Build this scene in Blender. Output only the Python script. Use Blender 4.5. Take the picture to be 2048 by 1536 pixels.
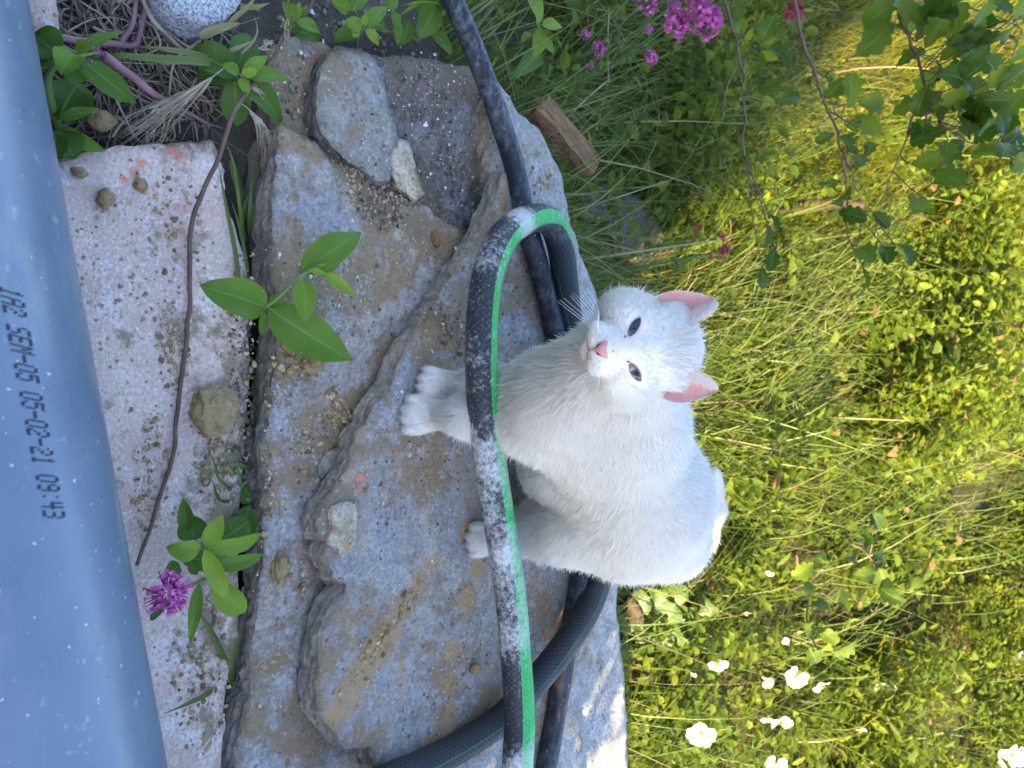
import bpy, math, random
import numpy as np
from mathutils import Vector, Matrix
from mathutils.geometry import delaunay_2d_cdt

# ------------------------------------------------------------------ scene, camera, light
for _o in list(bpy.data.objects):
    bpy.data.objects.remove(_o)
SC = bpy.context.scene
COL = SC.collection
F = 1500.0                       # focal length in photograph pixels (2048 wide)
CAMZ = 0.75
PITCH = math.radians(45.0)
FWD = np.array((0.0, math.cos(PITCH), -math.sin(PITCH)))
UPV = np.array((0.0, math.sin(PITCH), math.cos(PITCH)))
RGT = np.array((1.0, 0.0, 0.0))
CAM = np.array((0.0, 0.0, CAMZ))
cd = bpy.data.cameras.new('camera')
cd.sensor_fit = 'HORIZONTAL'
cd.sensor_width = 36.0
cd.lens = 36.0 * F / 2048.0
cd.clip_start = 0.01
cd.dof.use_dof = True
cd.dof.focus_distance = 0.80
cd.dof.aperture_fstop = 9.0
cd.clip_end = 400.0
cam = bpy.data.objects.new('camera', cd)
COL.objects.link(cam)
# the phone was held sideways: the picture's right is up in the place
X, Y, Z = UPV, -RGT, -FWD
cam.matrix_world = Matrix(((X[0], Y[0], Z[0], 0), (X[1], Y[1], Z[1], 0), (X[2], Y[2], Z[2], CAMZ), (0, 0, 0, 1)))
SC.camera = cam

SUN_EL = math.radians(27.0)
SUN_AZ = np.array((0.67, -0.74))
SUN_AZ = SUN_AZ / np.linalg.norm(SUN_AZ)
SUN_DIR = Vector((SUN_AZ[0] * math.cos(SUN_EL), SUN_AZ[1] * math.cos(SUN_EL), math.sin(SUN_EL)))
world = bpy.data.worlds.new('World')
SC.world = world
world.use_nodes = True
nt = world.node_tree
bg = nt.nodes['Background']
sky = nt.nodes.new('ShaderNodeTexSky')
sky.sky_type = 'NISHITA'
sky.sun_disc = False
sky.sun_elevation = SUN_EL
sky.sun_rotation = math.atan2(SUN_AZ[0], SUN_AZ[1])
sky.dust_density = 0.8
sky.ozone_density = 1.1
nt.links.new(sky.outputs['Color'], bg.inputs['Color'])
bg.inputs['Strength'].default_value = 0.15
sl = bpy.data.lights.new('sun', 'SUN')
sl.energy = 5.0
sl.angle = math.radians(0.6)
sl.color = (1.0, 0.78, 0.38)
sun = bpy.data.objects.new('sun', sl)
sun.rotation_euler = (-SUN_DIR).to_track_quat('-Z', 'Y').to_euler()
sun.location = (4, -3, 5)
COL.objects.link(sun)
SC.view_settings.view_transform = 'Standard'
SC.view_settings.look = 'None'
SC.view_settings.gamma = 1.0
SC.view_settings.exposure = 2.50
SC.view_settings.use_curve_mapping = False
SC.cycles.use_denoising = True
SC.cycles.max_bounces = 8
SC.cycles.transparent_max_bounces = 6

# ------------------------------------------------------------------ helpers
def ray(px, py):
    return FWD + UPV * (px - 1024.0) / F + RGT * (py - 768.0) / F

def at(px, py, z=0.0):
    d = ray(px, py)
    return CAM + d * ((z - CAMZ) / d[2])

def W(px, py, y):
    d = ray(px, py)
    return CAM + d * (y / d[1])

def hash3(ix, iy, iz, seed):
    h = (ix.astype(np.int64) * 374761393 + iy.astype(np.int64) * 668265263 + iz.astype(np.int64) * 2147483647 + seed * 1274126177) & 0xffffffff
    h = ((h ^ (h >> 13)) * 1274126177) & 0xffffffff
    return ((h ^ (h >> 16)) & 0xffff) / 65535.0

def vnoise(p, seed=0):
    """value noise in -1..1 for an (n,3) array"""
    p = np.asarray(p, dtype=float)
    i = np.floor(p).astype(np.int64)
    f = p - i
    f = f * f * (3 - 2 * f)
    r = 0
    for dx in (0, 1):
        wx = f[:, 0] if dx else 1 - f[:, 0]
        for dy in (0, 1):
            wy = f[:, 1] if dy else 1 - f[:, 1]
            for dz in (0, 1):
                wz = f[:, 2] if dz else 1 - f[:, 2]
                r = r + wx * wy * wz * hash3(i[:, 0] + dx, i[:, 1] + dy, i[:, 2] + dz, seed)
    return r * 2 - 1

def fbm(p, seed=0, octv=3):
    p = np.asarray(p, dtype=float)
    s = 0
    a = 1.0
    for k in range(octv):
        s = s + a * vnoise(p * 2 ** k, seed + k * 17)
        a *= 0.5
    return s

def mesh_np(name, V, faces, mats, midx=None, attrs=None, smooth=True):
    """faces: list of int arrays (n,3) or (n,4)"""
    V = np.asarray(V, dtype=np.float32)
    me = bpy.data.meshes.new(name)
    me.vertices.add(len(V))
    me.vertices.foreach_set('co', V.ravel())
    starts, loops, c = [], [], 0
    for fa in faces:
        fa = np.asarray(fa, dtype=np.int32)
        if len(fa) == 0:
            continue
        k = fa.shape[1]
        starts.append(np.arange(len(fa), dtype=np.int32) * k + c)
        loops.append(fa.ravel())
        c += fa.size
    starts = np.concatenate(starts)
    loops = np.concatenate(loops)
    me.loops.add(len(loops))
    me.loops.foreach_set('vertex_index', loops)
    me.polygons.add(len(starts))
    me.polygons.foreach_set('loop_start', starts)
    if midx is not None:
        me.polygons.foreach_set('material_index', np.asarray(midx, dtype=np.int32))
    me.polygons.foreach_set('use_smooth', np.full(len(starts), smooth, dtype=bool))
    for m in mats:
        me.materials.append(m)
    for k, a in (attrs or {}).items():
        a = np.asarray(a, dtype=np.float32)
        if a.ndim == 1:
            at_ = me.attributes.new(k, 'FLOAT', 'POINT')
            at_.data.foreach_set('value', a)
        else:
            at_ = me.attributes.new(k, 'FLOAT_VECTOR', 'POINT')
            at_.data.foreach_set('vector', a.ravel())
    me.update(calc_edges=True)
    me.validate()
    return me

def link(name, me, parent=None, loc=None, rot=None):
    o = bpy.data.objects.new(name, me)
    COL.objects.link(o)
    if loc is not None:
        o.location = Vector([float(c) for c in loc])
    if rot is not None:
        o.rotation_euler = rot
    if parent is not None:
        o.parent = parent
    return o

def tag(o, label=None, cat=None, group=None, kind=None):
    if label:
        o['label'] = label
    if cat:
        o['category'] = cat
    if group:
        o['group'] = group
    if kind:
        o['kind'] = kind
    return o

def empty(name, loc):
    o = bpy.data.objects.new(name, None)
    o.empty_display_size = 0.03
    o.location = Vector([float(c) for c in loc])
    COL.objects.link(o)
    return o

def part(name, V, faces, mats, parent, midx=None, attrs=None, smooth=True):
    """V in world; stored relative to the parent's location (parents are never rotated)"""
    off = np.array(parent_world(parent))
    return link(name, mesh_np(name, np.asarray(V) - off, faces, mats, midx, attrs, smooth), parent)

def parent_world(p):
    v = Vector((0, 0, 0))
    while p is not None:
        v = v + p.location
        p = p.parent
    return v

def thing(name, V, faces, mats, label, cat, midx=None, attrs=None, smooth=True, group=None, kind=None):
    V = np.asarray(V, dtype=float)
    org = np.array(((V[:, 0].min() + V[:, 0].max()) / 2, (V[:, 1].min() + V[:, 1].max()) / 2, V[:, 2].min()))
    o = link(name, mesh_np(name, V - org, faces, mats, midx, attrs, smooth), None, org)
    return tag(o, label, cat, group, kind)

def catmull(pts, n):
    P = np.asarray(pts, dtype=float)
    P = np.vstack((2 * P[0] - P[1], P, 2 * P[-1] - P[-2]))
    out = []
    segs = len(P) - 3
    for i in range(segs):
        p0, p1, p2, p3 = P[i:i + 4]
        for t in np.linspace(0, 1, n, endpoint=False):
            out.append(0.5 * ((2 * p1) + (-p0 + p2) * t + (2 * p0 - 5 * p1 + 4 * p2 - p3) * t * t + (-p0 + 3 * p1 - 3 * p2 + p3) * t ** 3))
    out.append(P[-2])
    return np.array(out)

def tube(path, rad, sides=12, up=(0, 0, 1), twist=None, cap=True):
    """returns V, quads, (along, angle)"""
    P = np.asarray(path, dtype=float)
    n = len(P)
    rad = np.broadcast_to(np.asarray(rad, dtype=float), (n,))
    T = np.gradient(P, axis=0)
    T /= np.linalg.norm(T, axis=1)[:, None] + 1e-12
    U = np.array(up, dtype=float)[None] - T * (T @ np.array(up, dtype=float))[:, None]
    bad = np.linalg.norm(U, axis=1) < 1e-3
    U[bad] = np.array((0.3, 0.9, 0.1))
    U -= T * (U * T).sum(1)[:, None]
    U /= np.linalg.norm(U, axis=1)[:, None] + 1e-12
    S = np.cross(T, U)
    ang = np.linspace(0, 2 * math.pi, sides, endpoint=False)
    tw = np.zeros(n) if twist is None else np.asarray(twist)
    A = ang[None] + tw[:, None]
    V = P[:, None] + rad[:, None, None] * (np.cos(A)[..., None] * U[:, None] + np.sin(A)[..., None] * S[:, None])
    idx = np.arange(n * sides).reshape(n, sides)
    a = idx[:-1]
    b = idx[1:]
    quads = np.stack((a, np.roll(a, -1, 1), np.roll(b, -1, 1), b), -1).reshape(-1, 4)
    L = np.concatenate(([0], np.cumsum(np.linalg.norm(np.diff(P, axis=0), axis=1))))
    V = V.reshape(-1, 3)
    along = np.repeat(L, sides)
    an = np.tile(ang, n)
    faces = [quads]
    if cap:
        V = np.vstack((V, P[0], P[-1]))
        along = np.append(along, (0, L[-1]))
        an = np.append(an, (0, 0))
        i0, i1 = n * sides, n * sides + 1
        r0, r1 = idx[0], idx[-1]
        tri = np.vstack((np.stack((np.full(sides, i0), np.roll(r0, -1), r0), -1), np.stack((np.full(sides, i1), r1, np.roll(r1, -1)), -1)))
        faces.append(tri)
    return V, faces, along, an

def join(parts):
    """list of (V, faces, attrs dict or None) -> one"""
    Vs, tris, quads, off, at_ = [], [], [], 0, {}
    for p in parts:
        V, fs = p[0], p[1]
        Vs.append(V)
        for f in fs:
            f = np.asarray(f)
            (tris if f.shape[1] == 3 else quads).append(f + off)
        if len(p) > 2 and p[2]:
            for k, a in p[2].items():
                at_.setdefault(k, []).append(np.broadcast_to(np.asarray(a, dtype=float), (len(V),)))
        off += len(V)
    fs = []
    if tris:
        fs.append(np.vstack(tris))
    if quads:
        fs.append(np.vstack(quads))
    return np.vstack(Vs), fs, {k: np.concatenate(a) for k, a in at_.items()}

# ------------------------------------------------------------------ materials
class Mat:
    def __init__(s, name):
        s.m = bpy.data.materials.new(name)
        s.m.use_nodes = True
        s.t = s.m.node_tree
        s.b = s.t.nodes['Principled BSDF']
        s.out = s.t.nodes['Material Output']
    def n(s, typ, **kw):
        nd = s.t.nodes.new(typ)
        for k, v in kw.items():
            if k in nd.inputs.keys():
                s.set(nd.inputs[k], v)
            else:
                setattr(nd, k, v)
        return nd
    def set(s, inp, v):
        if isinstance(v, bpy.types.NodeSocket):
            s.t.links.new(v, inp)
        elif isinstance(v, (tuple, list)) and len(v) == 3 and inp.type == 'RGBA':
            inp.default_value = (*v, 1)
        else:
            inp.default_value = v
    def pos(s):
        if not hasattr(s, '_p'):
            s._p = s.n('ShaderNodeNewGeometry').outputs['Position']
        return s._p
    def map(s, scale=(1, 1, 1), rot=(0, 0, 0), vec=None):
        m = s.n('ShaderNodeMapping')
        s.t.links.new(vec or s.pos(), m.inputs['Vector'])
        m.inputs['Scale'].default_value = scale
        m.inputs['Rotation'].default_value = rot
        return m.outputs['Vector']
    def noise(s, scale, detail=4.0, rough=0.55, vec=None, dist=0.0):
        nd = s.n('ShaderNodeTexNoise')
        s.t.links.new(vec or s.pos(), nd.inputs['Vector'])
        nd.inputs['Scale'].default_value = scale
        nd.inputs['Detail'].default_value = detail
        nd.inputs['Roughness'].default_value = rough
        nd.inputs['Distortion'].default_value = dist
        return nd.outputs['Fac']
    def voro(s, scale, feature='F1', vec=None, out='Distance'):
        nd = s.n('ShaderNodeTexVoronoi', feature=feature)
        s.t.links.new(vec or s.pos(), nd.inputs['Vector'])
        nd.inputs['Scale'].default_value = scale
        return nd.outputs[out]
    def ramp(s, fac, stops, interp='LINEAR'):
        nd = s.n('ShaderNodeValToRGB')
        nd.color_ramp.interpolation = interp
        el = nd.color_ramp.elements
        while len(el) < len(stops):
            el.new(0.5)
        for e, (p, c) in zip(el, stops):
            e.position = p
            e.color = (c, c, c, 1) if isinstance(c, (int, float)) else (*c, 1)
        s.t.links.new(fac, nd.inputs['Fac'])
        return nd.outputs['Color']
    def mix(s, fac, a, b, mode='MIX'):
        nd = s.n('ShaderNodeMix', data_type='RGBA', blend_type=mode)
        s.set(nd.inputs[0], fac)
        s.set(nd.inputs[6], a)
        s.set(nd.inputs[7], b)
        return nd.outputs[2]
    def math(s, op, a, b=0.0, clamp=False):
        nd = s.n('ShaderNodeMath', operation=op, use_clamp=clamp)
        s.set(nd.inputs[0], a)
        s.set(nd.inputs[1], b)
        return nd.outputs[0]
    def attr(s, name, out='Fac'):
        return s.n('ShaderNodeAttribute', attribute_name=name).outputs[out]
    def bump(s, h, strength, dist, nrm=None):
        nd = s.n('ShaderNodeBump')
        nd.inputs['Strength'].default_value = strength
        nd.inputs['Distance'].default_value = dist
        s.t.links.new(h, nd.inputs['Height'])
        if nrm is not None:
            s.t.links.new(nrm, nd.inputs['Normal'])
        return nd.outputs['Normal']
    def stain(s, col, centre, r, c, amt=0.8, stretch=(1, 1, 1)):
        v = s.n('ShaderNodeVectorMath', operation='SUBTRACT')
        s.t.links.new(s.pos(), v.inputs[0])
        v.inputs[1].default_value = [float(q) for q in centre]
        w = s.n('ShaderNodeVectorMath', operation='MULTIPLY')
        s.t.links.new(v.outputs[0], w.inputs[0])
        w.inputs[1].default_value = stretch
        ln = s.n('ShaderNodeVectorMath', operation='LENGTH')
        s.t.links.new(w.outputs[0], ln.inputs[0])
        d = s.math('DIVIDE', ln.outputs['Value'], r)
        d = s.math('ADD', d, s.math('MULTIPLY', s.math('SUBTRACT', s.noise(170, 5, 0.8), 0.5), 2.4))
        return s.mix(s.ramp(d, [(0.45, amt), (0.8, 0.0)]), col, c)
    def fin(s, color=None, rough=0.8, spec=0.3, normal=None, **kw):
        if color is not None:
            s.set(s.b.inputs['Base Color'], color)
        s.set(s.b.inputs['Roughness'], rough)
        s.b.inputs['Specular IOR Level'].default_value = spec
        if normal is not None:
            s.t.links.new(normal, s.b.inputs['Normal'])
        for k, v in kw.items():
            s.set(s.b.inputs[k], v)
        return s.m
    def translucent(s, color, fac, normal=None):
        tr = s.n('ShaderNodeBsdfTranslucent')
        s.set(tr.inputs['Color'], color)
        mx = s.n('ShaderNodeMixShader')
        s.set(mx.inputs[0], fac)
        s.t.links.new(s.b.outputs[0], mx.inputs[1])
        s.t.links.new(tr.outputs[0], mx.inputs[2])
        s.t.links.new(mx.outputs[0], s.out.inputs['Surface'])
        return s.m

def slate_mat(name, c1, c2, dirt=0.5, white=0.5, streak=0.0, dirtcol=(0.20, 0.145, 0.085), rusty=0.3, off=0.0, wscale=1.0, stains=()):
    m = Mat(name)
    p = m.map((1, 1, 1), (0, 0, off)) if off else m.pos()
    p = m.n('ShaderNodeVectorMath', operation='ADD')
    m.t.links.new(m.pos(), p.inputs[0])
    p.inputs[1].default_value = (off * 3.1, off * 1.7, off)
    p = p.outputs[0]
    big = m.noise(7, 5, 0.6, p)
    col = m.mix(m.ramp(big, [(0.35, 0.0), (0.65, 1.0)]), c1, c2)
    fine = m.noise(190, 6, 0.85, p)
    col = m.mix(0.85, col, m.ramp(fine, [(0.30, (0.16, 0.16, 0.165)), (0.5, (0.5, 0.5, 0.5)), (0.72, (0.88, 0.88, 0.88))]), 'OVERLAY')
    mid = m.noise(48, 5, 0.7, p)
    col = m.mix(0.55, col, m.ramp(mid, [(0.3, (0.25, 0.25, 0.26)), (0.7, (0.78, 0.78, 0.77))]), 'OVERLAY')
    # bluer patches
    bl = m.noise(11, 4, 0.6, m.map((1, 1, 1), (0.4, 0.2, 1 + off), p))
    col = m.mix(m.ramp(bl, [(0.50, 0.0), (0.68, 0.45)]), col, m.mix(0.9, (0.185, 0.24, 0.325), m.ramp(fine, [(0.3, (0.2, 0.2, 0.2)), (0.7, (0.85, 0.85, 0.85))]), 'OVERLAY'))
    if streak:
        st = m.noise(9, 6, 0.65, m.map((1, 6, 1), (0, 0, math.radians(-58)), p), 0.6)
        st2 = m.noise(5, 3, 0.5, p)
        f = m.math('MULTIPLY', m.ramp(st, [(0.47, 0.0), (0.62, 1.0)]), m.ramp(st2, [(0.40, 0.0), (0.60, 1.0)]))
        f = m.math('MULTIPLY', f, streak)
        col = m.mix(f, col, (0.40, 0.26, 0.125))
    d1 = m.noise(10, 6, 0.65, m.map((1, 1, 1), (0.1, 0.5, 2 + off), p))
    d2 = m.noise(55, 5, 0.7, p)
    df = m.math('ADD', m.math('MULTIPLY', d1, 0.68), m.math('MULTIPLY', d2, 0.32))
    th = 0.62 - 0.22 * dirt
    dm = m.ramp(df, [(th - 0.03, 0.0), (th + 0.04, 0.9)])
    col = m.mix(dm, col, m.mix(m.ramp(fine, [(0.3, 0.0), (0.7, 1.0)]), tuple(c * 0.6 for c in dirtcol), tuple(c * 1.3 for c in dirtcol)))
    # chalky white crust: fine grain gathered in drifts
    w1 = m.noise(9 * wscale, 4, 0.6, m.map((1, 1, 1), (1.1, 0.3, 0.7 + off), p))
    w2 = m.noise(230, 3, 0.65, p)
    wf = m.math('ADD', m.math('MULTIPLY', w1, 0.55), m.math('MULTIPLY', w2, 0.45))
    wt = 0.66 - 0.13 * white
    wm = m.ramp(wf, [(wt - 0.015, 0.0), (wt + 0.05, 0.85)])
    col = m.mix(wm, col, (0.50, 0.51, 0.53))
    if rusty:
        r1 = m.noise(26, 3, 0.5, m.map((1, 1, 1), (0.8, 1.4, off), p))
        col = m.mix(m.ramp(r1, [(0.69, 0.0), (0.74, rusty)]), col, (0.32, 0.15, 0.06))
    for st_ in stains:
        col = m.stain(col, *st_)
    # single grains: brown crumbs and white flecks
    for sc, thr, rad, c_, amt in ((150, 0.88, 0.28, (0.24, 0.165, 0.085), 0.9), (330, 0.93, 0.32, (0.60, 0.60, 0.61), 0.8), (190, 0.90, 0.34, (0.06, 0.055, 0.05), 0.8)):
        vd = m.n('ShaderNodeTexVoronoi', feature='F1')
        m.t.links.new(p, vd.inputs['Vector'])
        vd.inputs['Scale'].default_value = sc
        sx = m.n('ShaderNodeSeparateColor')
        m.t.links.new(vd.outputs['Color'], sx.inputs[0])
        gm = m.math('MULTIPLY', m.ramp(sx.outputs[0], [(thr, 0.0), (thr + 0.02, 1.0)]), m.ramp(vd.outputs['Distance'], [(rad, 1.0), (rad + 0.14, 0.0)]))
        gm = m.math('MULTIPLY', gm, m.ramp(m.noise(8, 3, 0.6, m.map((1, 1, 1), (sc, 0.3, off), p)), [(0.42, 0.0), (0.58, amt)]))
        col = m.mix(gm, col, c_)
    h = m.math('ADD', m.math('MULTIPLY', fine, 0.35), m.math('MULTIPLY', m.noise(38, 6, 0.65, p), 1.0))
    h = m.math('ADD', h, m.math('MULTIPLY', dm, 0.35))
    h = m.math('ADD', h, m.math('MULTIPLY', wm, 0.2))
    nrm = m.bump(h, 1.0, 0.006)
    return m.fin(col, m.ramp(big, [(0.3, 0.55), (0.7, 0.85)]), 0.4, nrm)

def edge_mat(name, c1=(0.36, 0.29, 0.215), c2=(0.23, 0.20, 0.17), dark=1.0):
    m = Mat(name)
    p = m.map((30, 30, 120))
    a = m.noise(1.0, 6, 0.75, p)
    b = m.noise(85, 6, 0.8)
    col = m.mix(m.ramp(a, [(0.35, 0.0), (0.65, 1.0)]), c1, c2)
    col = m.mix(0.85, col, m.ramp(b, [(0.3, (0.15,) * 3), (0.7, (0.85,) * 3)]), 'OVERLAY')
    w = m.noise(120, 3, 0.6)
    col = m.mix(m.ramp(w, [(0.66, 0.0), (0.75, 0.6)]), col, (0.42, 0.42, 0.42))
    h = m.math('ADD', a, m.math('MULTIPLY', b, 0.6))
    return m.fin(col, 0.85, 0.25, m.bump(h, 0.9, 0.006))

def granite_mat():
    m = Mat('granite')
    p = m.pos()
    big = m.noise(9, 5, 0.6)
    col = m.mix(m.ramp(big, [(0.35, 0.0), (0.65, 1.0)]), (0.74, 0.555, 0.46), (0.58, 0.43, 0.355))
    g = m.noise(260, 4, 0.8)
    col = m.mix(m.ramp(g, [(0.34, 0.8), (0.46, 0.0)]), col, (0.33, 0.25, 0.22))
    col = m.mix(m.ramp(g, [(0.54, 0.0), (0.62, 0.8)]), col, (0.85, 0.73, 0.67))
    # the rear half is greyer and dirtier
    pk = m.noise(13, 4, 0.6, m.map((1, 1, 1), (0.5, 0.9, 0.2)))
    col = m.mix(m.ramp(pk, [(0.48, 0.0), (0.70, 0.6)]), col, (0.56, 0.36, 0.31))
    wh = m.noise(16, 6, 0.7, m.map((1, 1, 1), (0.1, 0.2, 2.2)))
    col = m.mix(m.ramp(m.math('ADD', m.math('MULTIPLY', wh, 0.6), m.math('MULTIPLY', g, 0.4)), [(0.54, 0.0), (0.60, 0.75)]), col, (0.78, 0.71, 0.69))
    d = m.noise(20, 6, 0.7, m.map((1, 1, 1), (0.9, 0.1, 1.2)))
    # earth gathers along the slab's rear edge
    sy = m.n('ShaderNodeSeparateXYZ')
    m.t.links.new(p, sy.inputs[0])
    y0_, y1_ = at(300, 700, 0)[1], at(500, 700, 0)[1]
    rear = m.math('DIVIDE', m.math('SUBTRACT', sy.outputs[1], float(y0_)), float(y1_ - y0_), True)
    d = m.math('ADD', d, m.math('MULTIPLY', rear, 0.16))
    dm = m.ramp(d, [(0.58, 0.0), (0.67, 0.85)])
    col = m.mix(dm, col, m.mix(g, (0.15, 0.11, 0.065), (0.36, 0.26, 0.15)))
    for sc, thr, rad, c_ in ((190, 0.93, 0.28, (0.27, 0.185, 0.095)),):
        vd = m.n('ShaderNodeTexVoronoi', feature='F1')
        m.t.links.new(p, vd.inputs['Vector'])
        vd.inputs['Scale'].default_value = sc
        sx = m.n('ShaderNodeSeparateColor')
        m.t.links.new(vd.outputs['Color'], sx.inputs[0])
        col = m.mix(m.math('MULTIPLY', m.ramp(sx.outputs[0], [(thr, 0.0), (thr + 0.02, 0.9)]), m.ramp(vd.outputs['Distance'], [(rad, 1.0), (rad + 0.14, 0.0)])), col, c_)
    orr = m.noise(19, 3, 0.6, m.map((1, 0.45, 1), (0.3, 0.6, 0.9)))
    col = m.mix(m.ramp(orr, [(0.685, 0.0), (0.72, 0.7)]), col, (0.62, 0.22, 0.12))
    for c_, r_ in ((at(283, 328, 0), 0.008), (at(268, 345, 0), 0.008), (at(345, 300, 0), 0.009), (at(360, 315, 0), 0.007), (at(248, 360, 0), 0.006), (at(290, 385, 0), 0.004)):
        col = m.stain(col, c_, r_, (0.78, 0.27, 0.14), 0.75)
    h = m.math('ADD', g, m.math('MULTIPLY', m.noise(60, 5, 0.7), 0.8))
    return m.fin(col, 0.85, 0.25, m.bump(h, 0.8, 0.003))

def dirt_mat(name, c1, c2, sc=60):
    m = Mat(name)
    a = m.noise(sc, 6, 0.7)
    b = m.noise(sc * 5, 3, 0.6)
    col = m.mix(m.ramp(a, [(0.3, 0.0), (0.7, 1.0)]), c1, c2)
    return m.fin(col, 0.95, 0.15, m.bump(m.math('ADD', a, m.math('MULTIPLY', b, 0.5)), 1.0, 0.005))

def ramp_attr_mat(name, stops, rough=0.5, spec=0.4, trans=0.0, tcol=None, vein=False, sheen=None):
    m = Mat(name)
    t = m.attr('tint')
    col = m.ramp(t, stops)
    nrm = None
    if vein:
        u = m.attr('lu')
        # midrib and side veins, paler and slightly sunk
        v = m.attr('lv')
        mid = m.ramp(m.math('ABSOLUTE', u), [(0.0, 1.0), (0.09, 0.0)])
        w = m.n('ShaderNodeTexWave', wave_type='BANDS', bands_direction='X')
        cmb = m.n('ShaderNodeCombineXYZ')
        m.set(cmb.inputs[0], m.math('SUBTRACT', v, m.math('MULTIPLY', m.math('ABSOLUTE', u), 0.16)))
        m.t.links.new(cmb.outputs[0], w.inputs['Vector'])
        w.inputs['Scale'].default_value = 2.6
        w.inputs['Distortion'].default_value = 0.5
        sv = m.ramp(w.outputs['Fac'], [(0.86, 0.0), (1.0, 0.17)])
        n1 = m.noise(45, 3, 0.6)
        col = m.mix(m.ramp(n1, [(0.3, 0.0), (0.8, 0.3)]), col, (0.04, 0.085, 0.015))
        vm = m.math('ADD', m.math('MULTIPLY', mid, 0.55), sv, True)
        col = m.mix(vm, col, (0.20, 0.30, 0.10))
        spk = m.noise(420, 2, 0.5)
        col = m.mix(m.ramp(spk, [(0.72, 0.0), (0.76, 0.7)]), col, (0.5, 0.5, 0.45))
        nrm = m.bump(m.math('ADD', vm, m.noise(90, 3, 0.6)), 0.35, 0.002)
    m.fin(col, rough, spec, nrm)
    if trans:
        tc = m.ramp(t, tcol) if tcol else col
        return m.translucent(tc, trans)
    return m.m

M = {}
M['slate_front'] = slate_mat('slate_front', (0.36, 0.30, 0.24), (0.36, 0.345, 0.33), 0.60, 0.50, 0.15, (0.29, 0.195, 0.10), rusty=0.3, off=0.3, stains=[(at(a, b, 0.012), r, c, 0.9) for a, b, r, c in (
    (745, 385, 0.050, (0.20, 0.145, 0.09)), (830, 450, 0.035, (0.22, 0.16, 0.10)), (690, 345, 0.03, (0.23, 0.17, 0.11)), (690, 845, 0.026, (0.30, 0.21, 0.11)), (715, 800, 0.018, (0.30, 0.21, 0.11)), (665, 890, 0.024, (0.30, 0.21, 0.11)), (600, 960, 0.030, (0.28, 0.20, 0.12)), (600, 705, 0.022, (0.34, 0.25, 0.14)), (555, 1140, 0.025, (0.30, 0.22, 0.13)), (590, 1420, 0.035, (0.28, 0.21, 0.13)), (560, 1320, 0.02, (0.30, 0.21, 0.12)))])
M['slate_cat'] = slate_mat('slate_cat', (0.26, 0.25, 0.24), (0.32, 0.31, 0.295), 0.45, 0.35, 1.0, (0.28, 0.19, 0.10), rusty=0.3, off=1.7, stains=[(at(a, b, 0.052), r, (0.40, 0.265, 0.125), 0.85) for a, b, r in ((862, 1128, .018), (838, 1165, .022), (808, 1212, .026), (782, 1262, .026), (755, 1305, .030), (720, 1350, .030), (690, 1400, .032), (668, 1432, .02), (955, 1140, .02), (935, 1200, .024), (905, 1300, .02), (900, 1370, .022), (895, 1430, .025), (880, 1480, .03), (930, 1060, .018))]
    + [(at(a, b, 0.052), r, (0.21, 0.155, 0.10), 0.85) for a, b, r in ((885, 650, .035), (920, 590, .03), (840, 720, .025), (960, 540, .025), (985, 470, .025))]
    + [(at(722, 956, 0.052), 0.007, (0.75, 0.22, 0.12), 0.9), (at(716, 980, 0.052), 0.005, (0.75, 0.22, 0.12), 0.8)])
M['slate_back'] = slate_mat('slate_back', (0.27, 0.275, 0.275), (0.32, 0.31, 0.29), 0.3, 0.35, 0.3, rusty=0.2, off=4.1)
M['slate_dirty'] = slate_mat('slate_dirty', (0.19, 0.16, 0.13), (0.235, 0.205, 0.175), 0.62, 0.5, 0.0, (0.165, 0.125, 0.085), off=2.9)
M['slate_flag'] = slate_mat('slate_flag', (0.25, 0.225, 0.19), (0.29, 0.265, 0.23), 0.45, 0.30, 0.0, (0.27, 0.19, 0.115), off=6.3)
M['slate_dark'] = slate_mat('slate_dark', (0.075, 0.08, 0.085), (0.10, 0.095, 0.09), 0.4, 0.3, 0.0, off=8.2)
M['slate_chip'] = slate_mat('slate_chip', (0.50, 0.42, 0.29), (0.54, 0.48, 0.38), 0.35, 0.3, 0.0, (0.38, 0.27, 0.14), off=3.3)
M['edge'] = edge_mat('slate_edge')
M['edge_dark'] = edge_mat('slate_edge_dark', (0.17, 0.15, 0.125), (0.09, 0.088, 0.085))
M['granite'] = granite_mat()
M['soil'] = dirt_mat('soil', (0.055, 0.043, 0.032), (0.13, 0.105, 0.085), 45)
M['clod'] = dirt_mat('clod', (0.27, 0.185, 0.085), (0.50, 0.36, 0.19), 130)
M['wood'] = None
# ------------------------------------------------------------------ the ground
EDGE_PX = [(905, -60), (960, 90), (1035, 215), (1100, 290), (1140, 420), (1190, 580), (1225, 900), (1238, 1160), (1258, 1536), (1262, 1800)]
EP = np.array([at(a, b, 0.03)[:2] for a, b in EDGE_PX])
EP = EP[np.argsort(EP[:, 0])]

def y_edge(x):
    return np.interp(x, EP[:, 0], EP[:, 1])

S1 = at(300, 130, -0.03)
S2 = at(720, 20, 0.0)

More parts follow.
